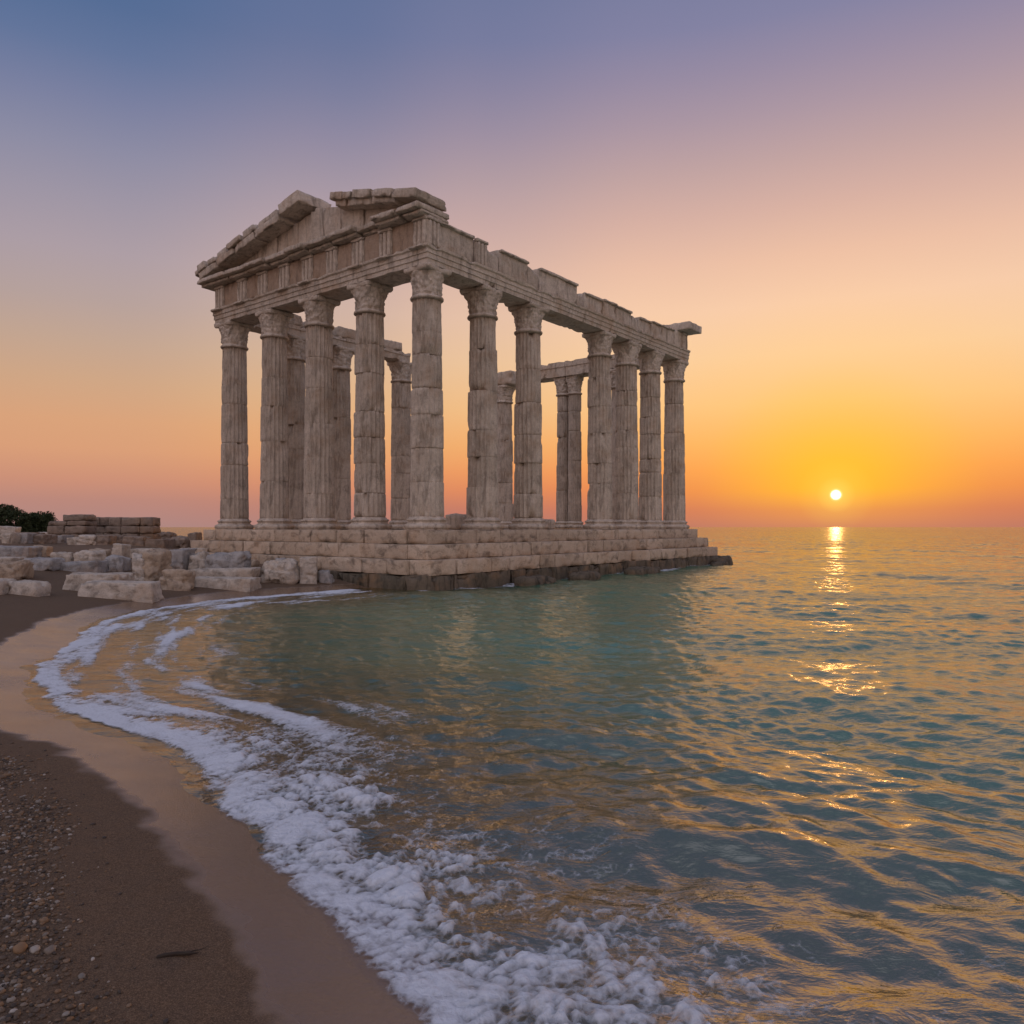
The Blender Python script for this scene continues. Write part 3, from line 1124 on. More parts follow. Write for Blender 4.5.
for i, y in enumerate(ty):
    mb = triglyph(FH - 0.006, 0.54, 500 + i * 9)
    o = mb.build('triglyph', M_marble, frieze, True, (-0.49, y, ZF + 0.004))
    if i < 8:
        wid = ty[i + 1] - ty[i] - 0.56
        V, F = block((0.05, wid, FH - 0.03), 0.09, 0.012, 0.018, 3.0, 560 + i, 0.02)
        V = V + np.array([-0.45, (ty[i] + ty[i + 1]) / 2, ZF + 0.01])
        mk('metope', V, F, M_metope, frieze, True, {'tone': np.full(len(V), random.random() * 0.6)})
# thin regula strips under the triglyphs
for i, y in enumerate(ty):
    if i in (3, 6):
        continue
    V, F = block((0.10, 0.56, 0.07), 0.1, 0.015, 0.01, 3, 590 + i, 0.03)
    part('regula', V + np.array([-0.655, y, ZF - 0.10]), F, None, None, True)

# flank frieze: broken blocks of different height
flank = [(-0.40, 1.62, FH, 0.0, 'm'), (1.64, 2.16, FH - 0.04, -0.05, 't'), (2.17, 2.86, FH - 0.16, 0.0, 's'), (2.90, 4.45, FH - 0.02, 0.0, 'm'),
         (4.46, 5.08, FH - 0.13, 0.02, 's'), (5.18, 7.55, FH + 0.0, 0.05, 'm'), (7.57, 8.05, FH - 0.30, 0.06, 's'), (8.06, 9.35, FH - 0.16, 0.04, 'm'),
         (9.37, 10.35, FH - 0.12, 0.02, 'm'), (10.37, 11.6, FH - 0.14, 0.03, 'm'), (11.62, 12.2, FH - 0.22, 0.02, 's'),
         (12.22, 13.3, FH - 0.20, 0.03, 'm'), (13.32, 14.3, FH - 0.14, 0.02, 'm'), (14.32, 15.5, FH - 0.10, 0.02, 'm'), (15.52, 16.75, FH - 0.06, 0.0, 't2')]
for i, (a, b, h, o_, k) in enumerate(flank):
    L = b - a
    V, F = block((L - 0.012, 0.9, h), 0.11, 0.03, 0.02, 1.7, 620 + i, 0.09)
    if k == 's':
        V[:, 2] -= np.clip(V[:, 2] / h, 0, 1) ** 2 * (V[:, 0] / L + 0.5) * 0.16
    V = V + np.array([(a + b) / 2, 0.02 + o_, ZF + 0.003])
    fb = part('frieze_block', V, F, None, None, True)
    if k == 'm':
        V, F = block((L - 0.03, 0.16, 0.09), 0.1, 0.02, 0.016, 2.5, 660 + i, 0.07)
        V = V + np.array([(a + b) / 2, -0.43 + o_, ZF + h - 0.088])
        mk('moulding', V, F, M_marble, fb, True, {'tone': np.full(len(V), 0.6)})
    if k in ('t', 't2'):
        mb = triglyph(h - 0.01, 0.5, 700 + i)
        VV = np.concatenate(mb.V)
        VV = rot(VV, pi / 2) + np.array([(a + b) / 2 + (0.3 if k == 't2' else 0), -0.47 + o_, ZF + 0.006])
        mk('triglyph', VV, mb.F, M_marble, fb, True, {'tone': np.concatenate(mb.A)})
# triglyph that turns the corner onto the flank
mb = triglyph(FH - 0.006, 0.5, 770)
VV = rot(np.concatenate(mb.V), pi / 2) + np.array([-0.22, -0.49, ZF + 0.005])
mk('triglyph', VV, mb.F, M_marble, frieze, True, {'tone': np.concatenate(mb.A)})

# horizontal cornice of the front, in separate weathered blocks
ZK = ZF + FH
KH = 0.27
edges = [-0.55, 0.35, 1.45, 2.35, 3.55, 4.75, 5.75, 6.95, 8.1, 9.3, LF + 0.98]
proj = [0.95, 0.98, 0.70, 0.90, 0.86, 0.98, 0.88, 0.97, 0.93, 0.97]
for i in range(10):
    a, b = edges[i], edges[i + 1]
    pr = proj[i]
    V, F = block((pr + 0.4, b - a - 0.02, KH * 0.56), 0.11, 0.025, 0.025, 2.0, 800 + i, 0.10)
    V = V + np.array([(-pr + 0.4) / 2, (a + b) / 2, ZK + KH * 0.44])
    mb = MB()
    mb.add(V, F)
    V, F = block((pr + 0.22, b - a - 0.05, KH * 0.42), 0.12, 0.03, 0.02, 2.0, 820 + i, 0.09)
    V[:, 0] += 0
    V = V + np.array([(-pr + 0.18 + 0.4) / 2, (a + b) / 2, ZK + 0.004])
    mb.add(V, F)
    mb.build('cornice_block', M_marble, temple, True)
    # mutule slabs under the soffit
# corner return of the cornice on the flank and the lone block at the far end
V, F = block((1.3, 1.35, 0.34), 0.1, 0.03, 0.02, 2, 841, 0.08)
part('cornice_block', V + np.array([LL + 0.12, -0.35, ZK - 0.05]), F, None, None, True)

# gable wall (tympanum) in upright slabs under the two slopes
ZT = ZK + KH
AP = 1.22
tym = empty('tympanum', temple, (0, 0, 0))
cuts = [-0.3, 1.1, 2.35, 3.45, 4.35, 5.05, 5.75, 6.9, 8.0, 9.2, LF + 0.3]


def tymtop(y):
    return AP * (1 - abs(y - LF / 2) / (LF / 2 + 0.75))


for i in range(len(cuts) - 1):
    a, b = cuts[i] + 0.016, cuts[i + 1] - 0.016
    V, F = block((0.5, b - a, 1.0), 0.08, 0.02, 0.014, 2.5, 860 + i, 0.05)
    yy = V[:, 1] + (a + b) / 2
    top = np.array([tymtop(v) + 0.13 * (v < 4.75) for v in yy])
    nz = 0.10 * fbm(np.stack([yy * 1.6, 0 * yy, 0 * yy], 1) + 3, 2) if 3.3 < (a + b) / 2 < 4.9 else 0
    V[:, 2] = V[:, 2] * np.maximum(top + nz, 0.03)
    V = V + np.array([-0.14 + random.uniform(-0.04, 0.04), (a + b) / 2, ZT + 0.003])
    mk('slab', V, F, M_marble, tym, True, {'tone': np.full(len(V), random.random())})

SL = math.atan2(AP + 0.05, LF / 2 + 0.75)


def rake(yc, up, L, T, depth, ox, seed, side, dz=0.0, tilt=0.0, chip=0.09):
    """raking cornice block; yc = middle along the front, up = lift above the slope line"""
    V, F = block((depth, L, T), 0.10, 0.014, 0.016, 2.2, seed, chip)
    V = rot(V, 0, (-SL if side > 0 else SL) + tilt)
    z = ZT + AP * (1 - abs(yc - LF / 2) / (LF / 2 + 0.75)) + up
    part('raking_cornice_block', V + np.array([ox, yc, z + dz]), F, None, None, True)


# landward slope: long lower blocks and stepped upper ones
for i, (a, b) in enumerate(((5.95, 7.35), (7.38, 8.5), (8.53, 9.7), (9.73, 10.95))):
    rake((a + b) / 2, -0.02, (b - a) / cos(SL) - 0.02, 0.26, 1.35, -0.30, 900 + i, 1, tilt=random.uniform(-0.015, 0.015))
for i, (a, b) in enumerate(((6.1, 7.2), (7.3, 8.0), (8.1, 9.0), (9.15, 9.75), (9.8, 10.3), (10.4, 10.9), (10.98, 11.25))):
    rake((a + b) / 2, 0.25, (b - a) / cos(SL) - 0.03, 0.20 + 0.05 * (i % 2), 1.15, -0.36 - 0.06 * (i % 3), 910 + i, 1, tilt=random.uniform(-0.03, 0.03))
# apex block
rake(5.36, 0.10, 1.1, 0.38, 1.45, -0.28, 930, 1, chip=0.12)
V, F = block((0.5, 0.4, 0.2), 0.07, 0.08, 0.03, 2, 931, 0.08)
part('raking_cornice_block', V + np.array([0.15, 4.66, ZT + AP - 0.12]), F, None, None, True)
# seaward slope
for i, (a, b) in enumerate(((2.75, 3.25), (1.6, 2.72), (0.5, 1.57))):
    rake((a + b) / 2, -0.02, (b - a) / cos(SL) - 0.02, 0.22, 1.15, -0.22, 940 + i, -1, tilt=random.uniform(-0.02, 0.02))
for i, (a, b) in enumerate(((2.82, 3.42), (2.40, 2.78), (1.5, 2.36), (0.6, 1.44), (-0.42, 0.55))):
    rake((a + b) / 2, 0.17, (b - a) / cos(SL) - 0.03, (0.24, 0.22, 0.25, 0.22, 0.26)[i], 1.3 if i < 4 else 1.36, -0.26, 950 + i, -1, dz=-0.10 if i == 4 else 0.0, tilt=random.uniform(-0.03, 0.03), chip=0.1)

# landward flank architrave with the course left on it
for i, (a, b) in enumerate(((0.0, LL * 0.165), (LL * 0.165, LL * 0.308), (LL * 0.308, LL * 0.54))):
    V, F = sweep(arch_prof(Z0, 0.42, 0.42, True), a + 0.55 * (i == 0), b - 0.012, 'x', LF, 0, 0, 970 + i, amp=0.015, chip=0.09)
    part('architrave_block', V, F)
for i, (a, b, h) in enumerate(((0.6, 2.9, 0.45), (3.1, 4.3, 0.36), (4.6, 6.3, 0.44), (6.6, 8.35, 0.40))):
    V, F = block((b - a - 0.02, 0.78, h), 0.1, 0.05, 0.03, 1.8, 980 + i, 0.12)
    part('frieze_block', V + np.array([(a + b) / 2, LF, Z0 + 0.423]), F, None, None, True)
# back row architrave
for i, (a, b) in enumerate(((LF * 0.285, LF * 0.575), (LF * 0.575, LF * 0.80))):
    V, F = sweep(arch_prof(Z0, 0.74, 0.45, True), a, b - 0.03, 'y', LL, 0, 0, 990 + i, amp=0.02, chip=0.1)
    part('architrave_block', V, F)
V, F = block((0.95, 1.2, 0.72), 0.1, 0.05, 0.03, 2, 995, 0.1)
part('architrave_block', V + np.array([LL, LF - 0.25, Z0 + 0.002]), F, None, None, True)
V, F = sweep(arch_prof(Z0, 0.74, 0.45, True), 0.62, LF * 0.285 - 0.02, 'y', LL, 0, 0, 996, amp=0.02, chip=0.1)
part('architrave_block', V, F)

# ------------------------------------------------------------------ fallen blocks on the beach
def ground_at(px_, py_):
    """first point of the ground seen through a pixel of the photograph"""
    Y = np.geomspace(3.0, 75, 4000)
    X = (px_ - 512) / F_PX * Y
    T = terrain(X, Y)
    v = 527 + (CAM_H - T) * F_PX / Y
    k = int(np.argmax(v <= py_)) if (v <= py_).any() else int(np.argmin(v))
    return float(X[k]), float(Y[k]), float(T[k])


M_block2 = stone_mat('grey_block_stone', (0.43, 0.41, 0.395), (0.32, 0.305, 0.295), (0.16, 0.15, 0.15), 0.55, 1.5, False, 0.9)
M_block3 = stone_mat('ochre_block_stone', (0.50, 0.395, 0.295), (0.37, 0.285, 0.215), (0.18, 0.14, 0.11), 0.55, 1.5, False, 0.9)
MM = {'p': M_block, 'g': M_block2, 'o': M_block3}


def fallen(px0, px1, pt, pb, shape, yaw, dep, mat, label, group='fallen blocks on the beach', lift=0.0, seed=None, name='fallen_block', cat='stone block'):
    seed = seed or int(px0 * 3 + pb)
    cx = (px0 + px1) / 2
    x, y, z = ground_at(cx, pb)
    W = (px1 - px0) / F_PX * y
    H = (pb - pt) / F_PX * y * (0.80 if shape in ('slab', 'log') else 0.93)
    yw = radians(yaw)
    L = max(0.25, (W - dep * abs(sin(yw))) / max(0.3, cos(yw)))
    r_, amp, fr, chip = {'slab': (0.02, 0.018, 1.6, 0.10), 'boulder': (0.12 * min(H, L, dep) / 0.6, 0.09, 1.3, 0.12),
                         'squared': (0.02, 0.014, 2.0, 0.08), 'log': (0.07, 0.03, 1.5, 0.12)}[shape]
    V, F = block((L, dep, H + 0.10), 0.05 if W < 1.5 else 0.08, r_, amp, fr, seed, chip, 44)
    rr = random.Random(seed)
    # skew so that no two blocks share one outline
    V[:, 0] *= 1 + rr.uniform(-0.10, 0.10) * V[:, 2] / H
    V[:, 1] *= 1 + rr.uniform(-0.16, 0.05) * V[:, 2] / H
    V[:, 2] *= 1 + rr.uniform(-0.12, 0.12) * V[:, 0] / L
    P = V + np.array([seed * 1.7, seed * 0.9, 0])
    st_ = perlin(np.stack([P[:, 0] * 0.8, P[:, 1] * 0.8, P[:, 2] * 7 + P[:, 0] * 1.2], 1))
    ck = np.abs(perlin(P * 2.6 + 40))
    cen = V - np.array([0, 0, H / 2])
    cen /= np.maximum(np.linalg.norm(cen, axis=1)[:, None], 1e-6)
    V = V - cen * (0.05 * sstep(0.08, 0.35, st_) + 0.05 * np.exp(-(ck / 0.03) ** 2) - 0.03 * fbm(P * 6, 3))[:, None] * min(1.0, H / 0.6)
    V = rot(V, yw)
    yo = y + dep * 0.5 * cos(yw)
    x *= yo / y
    o = mk(name, V, F, MM.get(mat, mat), None, True, {'tone': np.full(len(V), rr.random())}, (x, yo, z - 0.09 + lift))
    tag(o, label, cat, group)
    return o


fallen(82, 160, 579, 600, 'slab', 6, 0.75, 'p', 'long pale slab lying foremost on the sand nearest the foam')
fallen(70, 132, 570, 593, 'slab', -3, 0.9, 'p', 'flat topped block directly behind the foremost pale slab')
fallen(129, 152, 556, 585, 'boulder', 20, 0.7, 'p', 'upright grey boulder behind right end of the foremost pale slab')
fallen(146, 168, 549, 586, 'boulder', -15, 0.8, 'o', 'ochre rough boulder leaning on the upright grey boulder')
fallen(162, 195, 570, 591, 'boulder', 12, 0.7, 'o', 'squat rounded block with ochre face right of the foremost pale slab')
fallen(196, 258, 576, 590, 'slab', -4, 0.8, 'p', 'lower of two stacked slabs under the smooth boulder')
fallen(194, 256, 566, 583, 'slab', -2, 0.7, 'p', 'upper of two stacked slabs set back under the smooth boulder')
fallen(209, 249, 551, 578, 'boulder', 5, 0.9, 'g', 'smooth rounded boulder sitting behind two stacked slabs', lift=0.0)
fallen(258, 300, 560, 584, 'boulder', -8, 0.8, 'p', 'broad lumpy block with hollow front beside the squared upright stone')
fallen(273, 289, 557, 577, 'boulder', 5, 0.5, 'g', 'small grey lump on top of the hollow fronted block')
fallen(298, 319, 556, 584, 'squared', 14, 0.55, 'p', 'squared upright stone nearest the temple corner at right end of the fallen blocks')
fallen(319, 333, 571, 583, 'boulder', 0, 0.45, 'g', 'small dark stone between the squared upright stone and the foundation')
fallen(9, 49, 579, 596, 'log', -5, 0.6, 'p', 'smooth pale block with broken right end on the sand at far left')
fallen(-14, 11, 577, 595, 'log', 3, 0.7, 'p', 'block cut by the left picture edge beside the smooth pale block')
fallen(-8, 26, 562, 580, 'boulder', 4, 0.8, 'o', 'pinkish rounded block above the smooth pale block at left edge')
fallen(26, 62, 556, 571, 'log', -6, 0.7, 'g', 'dark undercut grey block lying alone left of the flat topped block')
fallen(-6, 19, 556, 566, 'slab', 2, 0.7, 'p', 'thin slab behind the pinkish rounded block at left edge')
fallen(-6, 36, 544, 558, 'slab', 0, 0.8, 'g', 'long low beam of grey stone at left edge before the rubble wall')
fallen(35, 51, 545, 557, 'squared', 10, 0.6, 'o', 'small ochre cube at right end of the long grey beam')
fallen(53, 78, 552, 564, 'boulder', 8, 0.8, 'p', 'pale humped boulder behind the dark undercut block')
fallen(62, 108, 560, 573, 'slab', -4, 0.9, 'g', 'low wide grey slab behind the flat topped block')
fallen(76, 106, 551, 566, 'boulder', -10, 0.7, 'p', 'pale boulder with pointed top on the low wide grey slab')
fallen(105, 130, 557, 572, 'boulder', 12, 0.8, 'g', 'bluish dark boulder left of the upright grey boulder')
fallen(115, 128, 543, 559, 'squared', -8, 0.5, 'p', 'small upright stone standing before the masonry wall')
fallen(124, 156, 547, 559, 'slab', 2, 0.8, 'p', 'long pale slab right of the small upright stone')
fallen(165, 192, 548, 571, 'squared', -6, 0.9, 'g', 'bluish grey squared block behind the squat ochre faced block')
fallen(188, 211, 553, 572, 'boulder', 10, 0.8, 'p', 'block wedged between bluish squared block and smooth boulder')
fallen(184, 212, 547, 555, 'slab', 0, 0.8, 'p', 'thin slab lying against the lower steps above the bluish squared block')
fallen(92, 108, 549, 558, 'boulder', 0, 0.6, 'o', 'small ochre stone behind the pale boulder with pointed top')
fallen(243, 258, 559, 571, 'boulder', 0, 0.5, 'o', 'small brown stone right of the smooth rounded boulder')

# upper row: broken stones along the foot of the walls
g2 = 'rubble stones along the old wall'
for a in ((2, 19, 522, 536, 'squared', 8, 0.9, 'p', 'upright weathered block standing before the dark bush'),
          (7, 17, 533, 544, 'squared', -4, 0.7, 'p', 'small pale cube at the foot of the upright weathered block'),
          (18, 41, 528, 537, 'slab', 3, 1.0, 'M', 'thin flat slab below the bush, right of the upright weathered block'),
          (17, 33, 533, 544, 'squared', 5, 0.9, 'g', 'grey low block right of the small pale cube'),
          (34, 52, 534, 544, 'squared', -5, 0.9, 'M', 'brown block left end of the stepped wall foot'),
          (41, 56, 528, 538, 'slab', 4, 0.9, 'p', 'slab tilted against the left end of the stepped wall'),
          (52, 69, 534, 543, 'slab', 0, 0.9, 'g', 'flat grey stone at the foot of the stepped wall'),
          (69, 81, 537, 545, 'squared', 9, 0.7, 'p', 'small pale squared stone at the foot of the stepped wall'),
          (80, 103, 533, 545, 'log', -3, 0.9, 'p', 'rounded pale column piece at the foot of the stepped wall'),
          (98, 114, 535, 545, 'squared', 5, 0.9, 'M', 'brown stone right of the rounded column piece'),
          (113, 126, 534, 543, 'boulder', 0, 0.9, 'M', 'rough brown boulder at the foot of the masonry wall'),
          (126, 148, 536, 546, 'squared', 4, 0.9, 'M', 'wide brown block under the right half of the masonry wall'),
          (150, 172, 539, 548, 'squared', -4, 1.0, 'M', 'low brown block just right of the masonry wall end'),
          (156, 176, 531, 542, 'boulder', 6, 1.0, 'M', 'sloping brown boulder against the masonry wall end'),
          (174, 192, 537, 548, 'boulder', -6, 1.0, 'M', 'brown boulder midway between masonry wall and temple steps'),
          (190, 200, 532, 548, 'squared', 3, 0.8, 'M', 'dark narrow block touching the temple steps')):
    fallen(*a[:7], M_rubble if a[7] == 'M' else a[7], a[8], g2, name='rubble_stone', cat='stone')


# ------------------------------------------------------------------ old masonry walls
def wall(px0, px1, pt, pb, thick, label, seed, top_profile=None, yaw=0, mat=None):
    cx = (px0 + px1) / 2
    x, y, z = ground_at(cx, pb)
    W = (px1 - px0) / F_PX * y
    H = (pb - pt) / F_PX * y
    rr = random.Random(seed)
    mb = MB()
    zc, k = -0.2, 0
    while zc < H - 0.05:
        h = min(rr.uniform(0.20, 0.42), H - zc)
        if H - (zc + h) < 0.12:
            h = H - zc
        p = -W / 2
        while p < W / 2 - 0.05:
            L = rr.uniform(0.35, 0.95)
            if W / 2 - (p + L) < 0.3:
                L = W / 2 - p
            u = (p + L / 2) / W + 0.5
            if top_profile is None or zc < H * np.interp(u, *zip(*top_profile)) - 0.1:
                k += 1
                V, F = block((L - 0.015, thick + rr.uniform(-0.08, 0.06), h - 0.012), 0.12, 0.04, 0.03, 2.0, seed * 10 + k, 0.08)
                mb.add(V + np.array([p + L / 2, rr.uniform(-0.03, 0.03), zc]), F)
            p += L
        zc += h
    o = mb.build('ruined_wall', mat or M_rubble, None, True, (x * (y + thick / 2 + 0.5) / y, y + thick / 2 + 0.5, z))
    o.rotation_euler.z = radians(yaw)
    tag(o, label, 'wall', 'remains of old stone walls')
    return o


wall(90, 158, 517, 543, 0.9, 'long level topped masonry wall of brown stones with sharp right end', 41)
wall(53, 92, 514, 543, 1.0, 'shorter stepped masonry wall rising behind the bush, joined left of the level wall', 42,
     ((0, 0.55), (0.12, 0.55), (0.13, 0.82), (0.25, 0.84), (0.26, 1.0), (1, 1.0)))

# stumps left standing on the temple floor
for (tx, ty_, sx, sy, sz, lab) in ((3.4, 1.9, 0.62, 0.62, 0.55, 'rounded stump of stone on the temple floor right of the corner column'),
                                   (8.3, 1.9, 1.3, 0.7, 0.40, 'low broken block on the temple floor before the close pair of rear columns'),
                                   (6.2, 3.0, 0.9, 0.7, 0.50, 'broken block on the temple floor behind the second flank column')):
    V, F = block((sx, sy, sz), 0.08, 0.09, 0.05, 2, int(tx * 10), 0.1)
    p = TC + E2 * tx + E1 * ty_
    o = mk('floor_stone', rot(V, TROT), F, M_marble, None, True, {'tone': np.full(len(V), 0.4)}, (p[0], p[1], SZ - 0.006))
    tag(o, lab, 'stone block', 'loose stones on the temple floor')
# rock at the far end of the flank, just above the water
for (tx, ty_, sx, sy, sz, lab, nm) in ((LL + 1.35, -1.45, 1.7, 1.1, 0.75, 'low wet rock in the sea off the far end of the temple steps', 'sea_rock'),
                                       (LL + 0.4, -2.0, 1.1, 0.7, 0.55, 'small wet rock touching the far end of the lowest temple step', 'sea_rock'),
                                       (5.3, -2.15, 1.4, 0.7, 0.62, 'dark wet rock at the waterline under the third flank column', 'sea_rock'),
                                       (2.6, -2.1, 1.5, 0.7, 0.60, 'dark wet rock at the waterline under the second flank column', 'sea_rock'),
                                       (9.2, -2.2, 2.0, 0.8, 0.62, 'dark wet rock at the waterline below the wide gap in the flank columns', 'sea_rock')):
    V, F = block((sx, sy, sz), 0.1, 0.16, 0.10, 1.6, int(tx * 10) + 3, 0.12)
    p = TC + E2 * tx + E1 * ty_
    o = mk(nm, rot(V, TROT + 0.1), F, M_found, None, True, {'tone': np.full(len(V), 0.4)}, (p[0], p[1], -0.36))
    tag(o, lab, 'rock', 'wet rocks along the temple foundation')


# ------------------------------------------------------------------ dark bushes behind the wall
def leaf_mat():
    m, t, out = new_mat('bush_leaves')
    tone = t.attr('tone')
    c = t.mix(tone, (0.020, 0.028, 0.012), (0.055, 0.070, 0.028))
    p = principled(t, out, c, 0.7, None, 0.2)
    return m


M_leaf = leaf_mat()
M_wood, t_, o_ = new_mat('bush_wood')
principled(t_, o_, (0.06, 0.042, 0.03), 0.9)


def bush(px0, px1, pt, Y, label, seed):
    rs = np.random.RandomState(seed)
    cx = ((px0 + px1) / 2 - 512) / F_PX * Y
    gz = float(terrain([cx], [Y])[0])
    W = (px1 - px0) / F_PX * Y
    H = CAM_H + (527 - pt) / F_PX * Y - gz
    root = empty('bush', None, (cx, Y, gz))
    tag(root, label, 'bush', 'dark bushes behind the ruins')
    mb = MB()
    ends = []
    for k in range(11):
        ex, ey = rs.uniform(-0.42, 0.42) * W, rs.uniform(-0.8, 0.8)
        ez = H * rs.uniform(0.45, 0.85) * (1 - 0.5 * (abs(ex) / (W / 2)) ** 2)
        pts = np.array([[ex * 0.3, ey * 0.3, -0.1], [ex * 0.6, ey * 0.7, ez * 0.5], [ex, ey, ez]])
        ends.append(pts[2])
        rows = []
        for p, r in zip(pts, (0.07, 0.045, 0.015)):
            a = np.linspace(0, 2 * pi, 7)[:-1]
            rows.append(np.stack([p[0] + r * np.cos(a), p[1] + r * np.sin(a), 0 * a + p[2]], 1))
        mb.add(np.concatenate(rows), [gridfaces(3, 6, True)])
    mb.build('stem', M_wood, root)
    # clumps of leaf faces
    nc = 190
    V, Q, T = [], [], []
    n = 0
    for c in range(nc):
        u = rs.uniform(-1, 1)
        x = u * W * 0.46
        y = rs.uniform(-0.9, 0.9)
        zt = H * (1 - 0.45 * abs(u) ** 2.6) * (0.78 + 0.20 * rs.rand())
        z = zt - (rs.rand() ** 2.0) * zt * 0.85
        rad = rs.uniform(0.2, 0.42)
        for q in range(120):
            d = rs.normal(size=3)
            d /= np.linalg.norm(d)
            p = np.array([x, y, max(z - rad * 0.4, 0.1)]) + d * rad * (0.5 + 0.55 * rs.rand()) * np.array([1.2, 1.2, 0.9])
            a = rs.normal(size=3)
            a /= np.linalg.norm(a)
            b = np.cross(a, rs.normal(size=3))
            b /= np.linalg.norm(b)
            s = rs.uniform(0.05, 0.10)
            V += [p - a * s, p + b * s * 0.45, p + a * s, p - b * s * 0.45]
            Q.append((n, n + 1, n + 2, n + 3))
            T += [rs.rand() * 0.5 + 0.5 * rs.rand()] * 4
            n += 4
    mk('foliage', np.array(V), [np.array(Q)], M_leaf, root, False, {'tone': T})


bush(-44, 36, 503, 56.0, 'broad dark green bush on the skyline at the left edge', 3)
bush(22, 54, 511, 57.5, 'smaller dark green bush tapering down beside the stepped wall', 5)


# ------------------------------------------------------------------ gravel, driftwood
def pebble_mat():
    m, t, out = new_mat('pebbles')
    tone = t.attr('tone')
    co = t.node('ShaderNodeTexCoord').outputs['Object']
    n = t.noise(co, 120, 3, 0.6)
    c = t.ramp(tone, [(0.0, (0.035, 0.028, 0.024)), (0.3, (0.085, 0.058, 0.040)), (0.55, (0.17, 0.108, 0.062)), (0.75, (0.25, 0.145, 0.072)),
                      (0.9, (0.20, 0.175, 0.15)), (0.97, (0.40, 0.35, 0.30)), (1.0, (0.48, 0.43, 0.38))])
    c = t.mix(t.math('MULTIPLY', n, 0.5), c, (0.06, 0.045, 0.035))
    principled(t, out, c, 0.62, t.bump(n, 0.3, 0.004), 0.35)
    return m


M_peb = pebble_mat()


def ico():
    g = (1 + 5 ** 0.5) / 2
    v = np.array([(-1, g, 0), (1, g, 0), (-1, -g, 0), (1, -g, 0), (0, -1, g), (0, 1, g), (0, -1, -g), (0, 1, -g), (g, 0, -1), (g, 0, 1), (-g, 0, -1), (-g, 0, 1)], float)
    v /= np.linalg.norm(v[0])
    f = [(0, 11, 5), (0, 5, 1), (0, 1, 7), (0, 7, 10), (0, 10, 11), (1, 5, 9), (5, 11, 4), (11, 10, 2), (10, 7, 6), (7, 1, 8), (3, 9, 4), (3, 4, 2), (3, 2, 6), (3, 6, 8), (3, 8, 9), (4, 9, 5), (2, 4, 11), (6, 2, 10), (8, 6, 7), (9, 8, 1)]
    mid, V, F = {}, list(v), []

    def mp(a, b):
        k = (min(a, b), max(a, b))
        if k not in mid:
            p = V[a] + V[b]
            mid[k] = len(V)
            V.append(p / np.linalg.norm(p))
        return mid[k]
    for a, b, c in f:
        x, y, z = mp(a, b), mp(b, c), mp(c, a)
        F += [(a, x, z), (b, y, x), (c, z, y), (x, y, z)]
    return np.array(V), np.array(F)


IV, IF = ico()
rs = np.random.RandomState(12)
N0 = 170000
gx, gy = rs.uniform(-4.5, -0.3, N0), rs.uniform(1.2, 7.0, N0)
gd = shore_d(gx, gy)
gp = np.stack([gx, gy, 0 * gx], 1)
dens = sstep(0.78, 1.15, gd + 0.35 * perlin(gp * 0.9 + 4)) * np.clip(0.65 + 1.5 * fbm(gp * 1.5, 3), 0.05, 1) * (1 - 0.85 * sstep(3.6, 6.0, gy))
dens = np.maximum(dens, 0.012 * (gd > 0.75))
sel = rs.rand(N0) < dens * 0.9
gx, gy = gx[sel], gy[sel]
n = len(gx)
gz = terrain(gx, gy)
size = 0.0038 + 0.0075 * rs.rand(n) ** 2.4
bigk = rs.rand(n) < 0.006
size[bigk] = rs.uniform(0.014, 0.024, bigk.sum())
g_ = (1 + 5 ** 0.5) / 2
IV0, IF0 = IV[:12], np.array([(0, 11, 5), (0, 5, 1), (0, 1, 7), (0, 7, 10), (0, 10, 11), (1, 5, 9), (5, 11, 4), (11, 10, 2), (10, 7, 6), (7, 1, 8), (3, 9, 4), (3, 4, 2), (3, 2, 6), (3, 6, 8), (3, 8, 9), (4, 9, 5), (2, 4, 11), (6, 2, 10), (8, 6, 7), (9, 8, 1)])
tone = rs.rand(n)
tone[bigk] = rs.uniform(0.5, 1.0, bigk.sum())
GV, GF, GT, off = [], [], [], 0
for iv, if_, pick in ((IV0, IF0, size < 0.0075), (IV, IF, size >= 0.0075)):
    m = int(pick.sum())
    V = iv[None] * size[pick][:, None, None] * np.stack([rs.uniform(0.9, 1.5, m), rs.uniform(0.75, 1.1, m), rs.uniform(0.5, 0.85, m)], 1)[:, None, :]
    V = V * (1 + 0.16 * rs.normal(size=(m, len(iv), 1)).clip(-1.2, 1.2))
    a = rs.uniform(0, 2 * pi, m)
    ca, sa = np.cos(a)[:, None], np.sin(a)[:, None]
    V = np.stack([V[..., 0] * ca - V[..., 1] * sa, V[..., 0] * sa + V[..., 1] * ca, V[..., 2]], -1)
    V += np.stack([gx[pick], gy[pick], gz[pick] + size[pick] * 0.25], 1)[:, None, :]
    GV.append(V.reshape(-1, 3))
    GF.append((if_[None] + (np.arange(m) * len(iv))[:, None, None]).reshape(-1, 3) + off)
    GT.append(np.repeat(tone[pick], len(iv)))
    off += m * len(iv)
ob = mk('gravel', np.concatenate(GV), [np.concatenate(GF)], M_peb, None, True, {'tone': np.concatenate(GT)})
tag(ob, 'brown gravel and small pebbles scattered over the dark sand in the near corner', 'gravel', None, 'stuff')

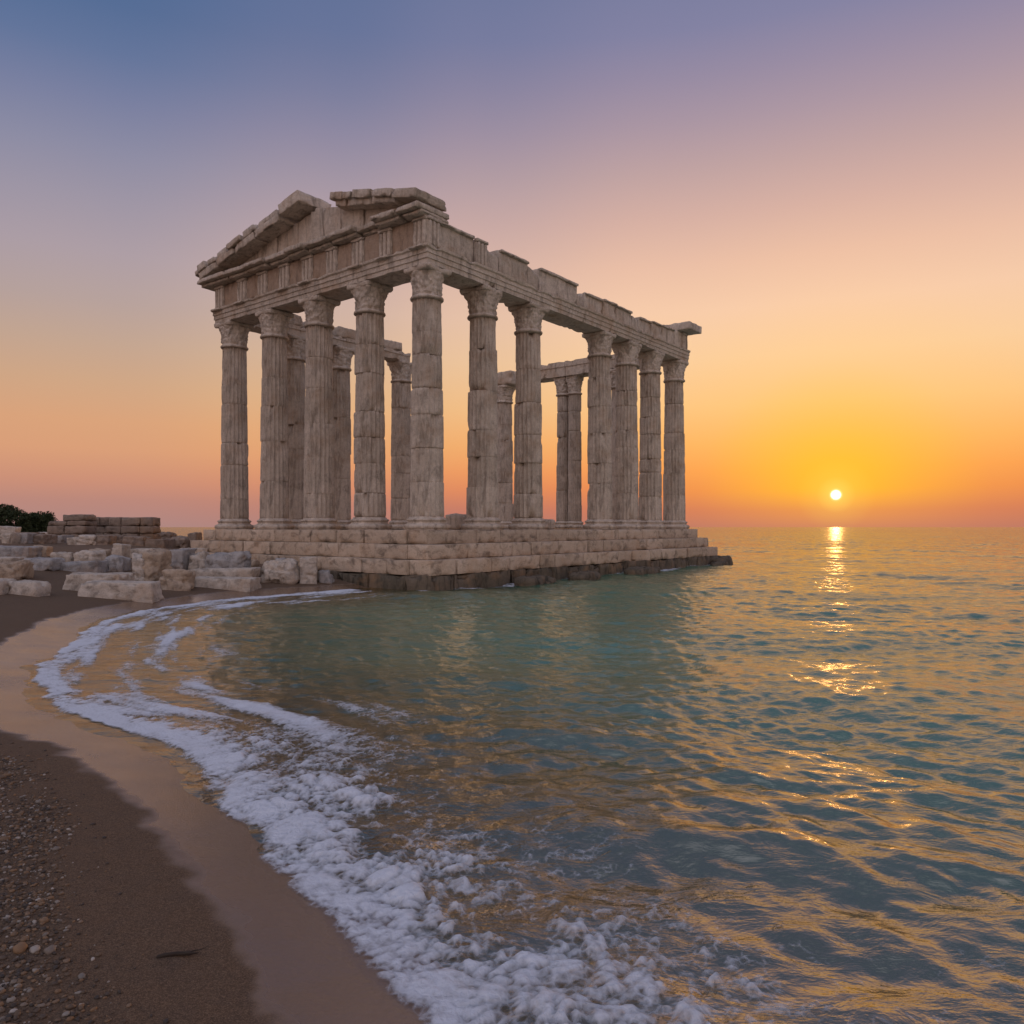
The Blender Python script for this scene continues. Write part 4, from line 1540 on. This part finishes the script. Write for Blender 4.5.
# driftwood stick
M_drift, t_, o_ = new_mat('driftwood_bark')
co_ = t_.node('ShaderNodeTexCoord').outputs['Object']
nz_ = t_.noise(t_.mapping(co_, (6, 60, 60)), 3, 4, 0.6)
principled(t_, o_, t_.mix(nz_, (0.018, 0.013, 0.010), (0.06, 0.042, 0.03)), 0.8, t_.bump(nz_, 0.6, 0.004))
x, y, z = ground_at(178, 989)
ns_, na = 40, 14
rows = []
Ls = 0.155
for k in range(ns_ + 1):
    u = k / ns_
    r = 0.0085 * (1 - 0.25 * u) if u < 0.72 else 0.0065 * (1 - (u - 0.72) / 0.28) + 0.0012
    r *= 0.35 if u in (0, 1) else 1
    a = np.linspace(0, 2 * pi, na, endpoint=False)
    cy, cz = 0.006 * sin(u * 5), 0.004 * sin(u * 3 + 1)
    P_ = np.stack([np.full(na, (u - 0.5) * Ls), cy + r * np.cos(a), cz + r * np.sin(a)], 1)
    nn = fbm(P_ * np.array([30, 120, 120]), 2)[:, None] * 0.0016
    rows.append(P_ + np.stack([0 * a, np.cos(a), np.sin(a)], 1) * nn)
stick = empty('driftwood', None, (x, y, z + 0.007), radians(20))
tag(stick, 'short dark stick of driftwood lying on the sand beside the gravel', 'driftwood')
mk('stick', np.concatenate(rows), [gridfaces(ns_ + 1, na, True)], M_drift, stick, True)
tw = []
for k in range(9):
    u = k / 8
    r = 0.0026 * (1 - u) + 0.0006
    a = np.linspace(0, 2 * pi, 8, endpoint=False)
    tw.append(np.stack([np.full(8, Ls * 0.25 + u * 0.075), 0.012 * u * (1 + 0.5 * sin(u * 9)) + r * np.cos(a), 0.003 + r * np.sin(a)], 1))
mk('twig', np.concatenate(tw), [gridfaces(9, 8, True)], M_drift, stick, True)

# ------------------------------------------------------------------ wash along the temple foundation
u_ = np.linspace(-2.0, LL + 2.0, 620)
v_ = np.linspace(-0.12, 0.9, 46)
UU, VV = np.meshgrid(u_, v_, indexing='ij')
UU, VV = UU.ravel(), VV.ravel()
PX = TC[0] + E2[0] * UU + E1[0] * (-1.58 - VV)
PY = TC[1] + E2[1] * UU + E1[1] * (-1.58 - VV)
P = np.stack([PX, PY, 0 * PX], 1)
amt = np.clip(perlin(P * 0.55 + 3) * 2.6 + 0.3, 0, 1) + 0.9 * np.exp(-((UU - 1.9) / 0.8) ** 2) + 0.7 * np.exp(-((UU - 8.8) / 1.0) ** 2)
wd = 0.16 + 0.5 * np.clip(amt, 0, 1)
foam = np.clip(amt * (1 - sstep(wd * 0.3, wd, VV)) * (0.75 + 0.6 * fbm(P * 5, 3)), 0, 1)
Z = sea_height(PX, PY) + 0.008 + 0.035 * sstep(0.2, 0.9, foam) * np.clip(0.4 + 1.2 * np.abs(perlin(P * 4)), 0, 1)
Q = gridfaces(len(u_), len(v_))
Q = Q[(foam > 0.02)[Q].any(axis=1)]
used = np.unique(Q)
rm = np.full(len(PX), -1)
rm[used] = np.arange(len(used))
ob = mk('foundation_wash', np.stack([PX, PY, Z], 1)[used], [rm[Q]], M_foam, None, True, {'foam': foam[used]})
tag(ob, 'thin white wash of foam where the sea laps the dark temple foundation', 'foam', None, 'stuff')
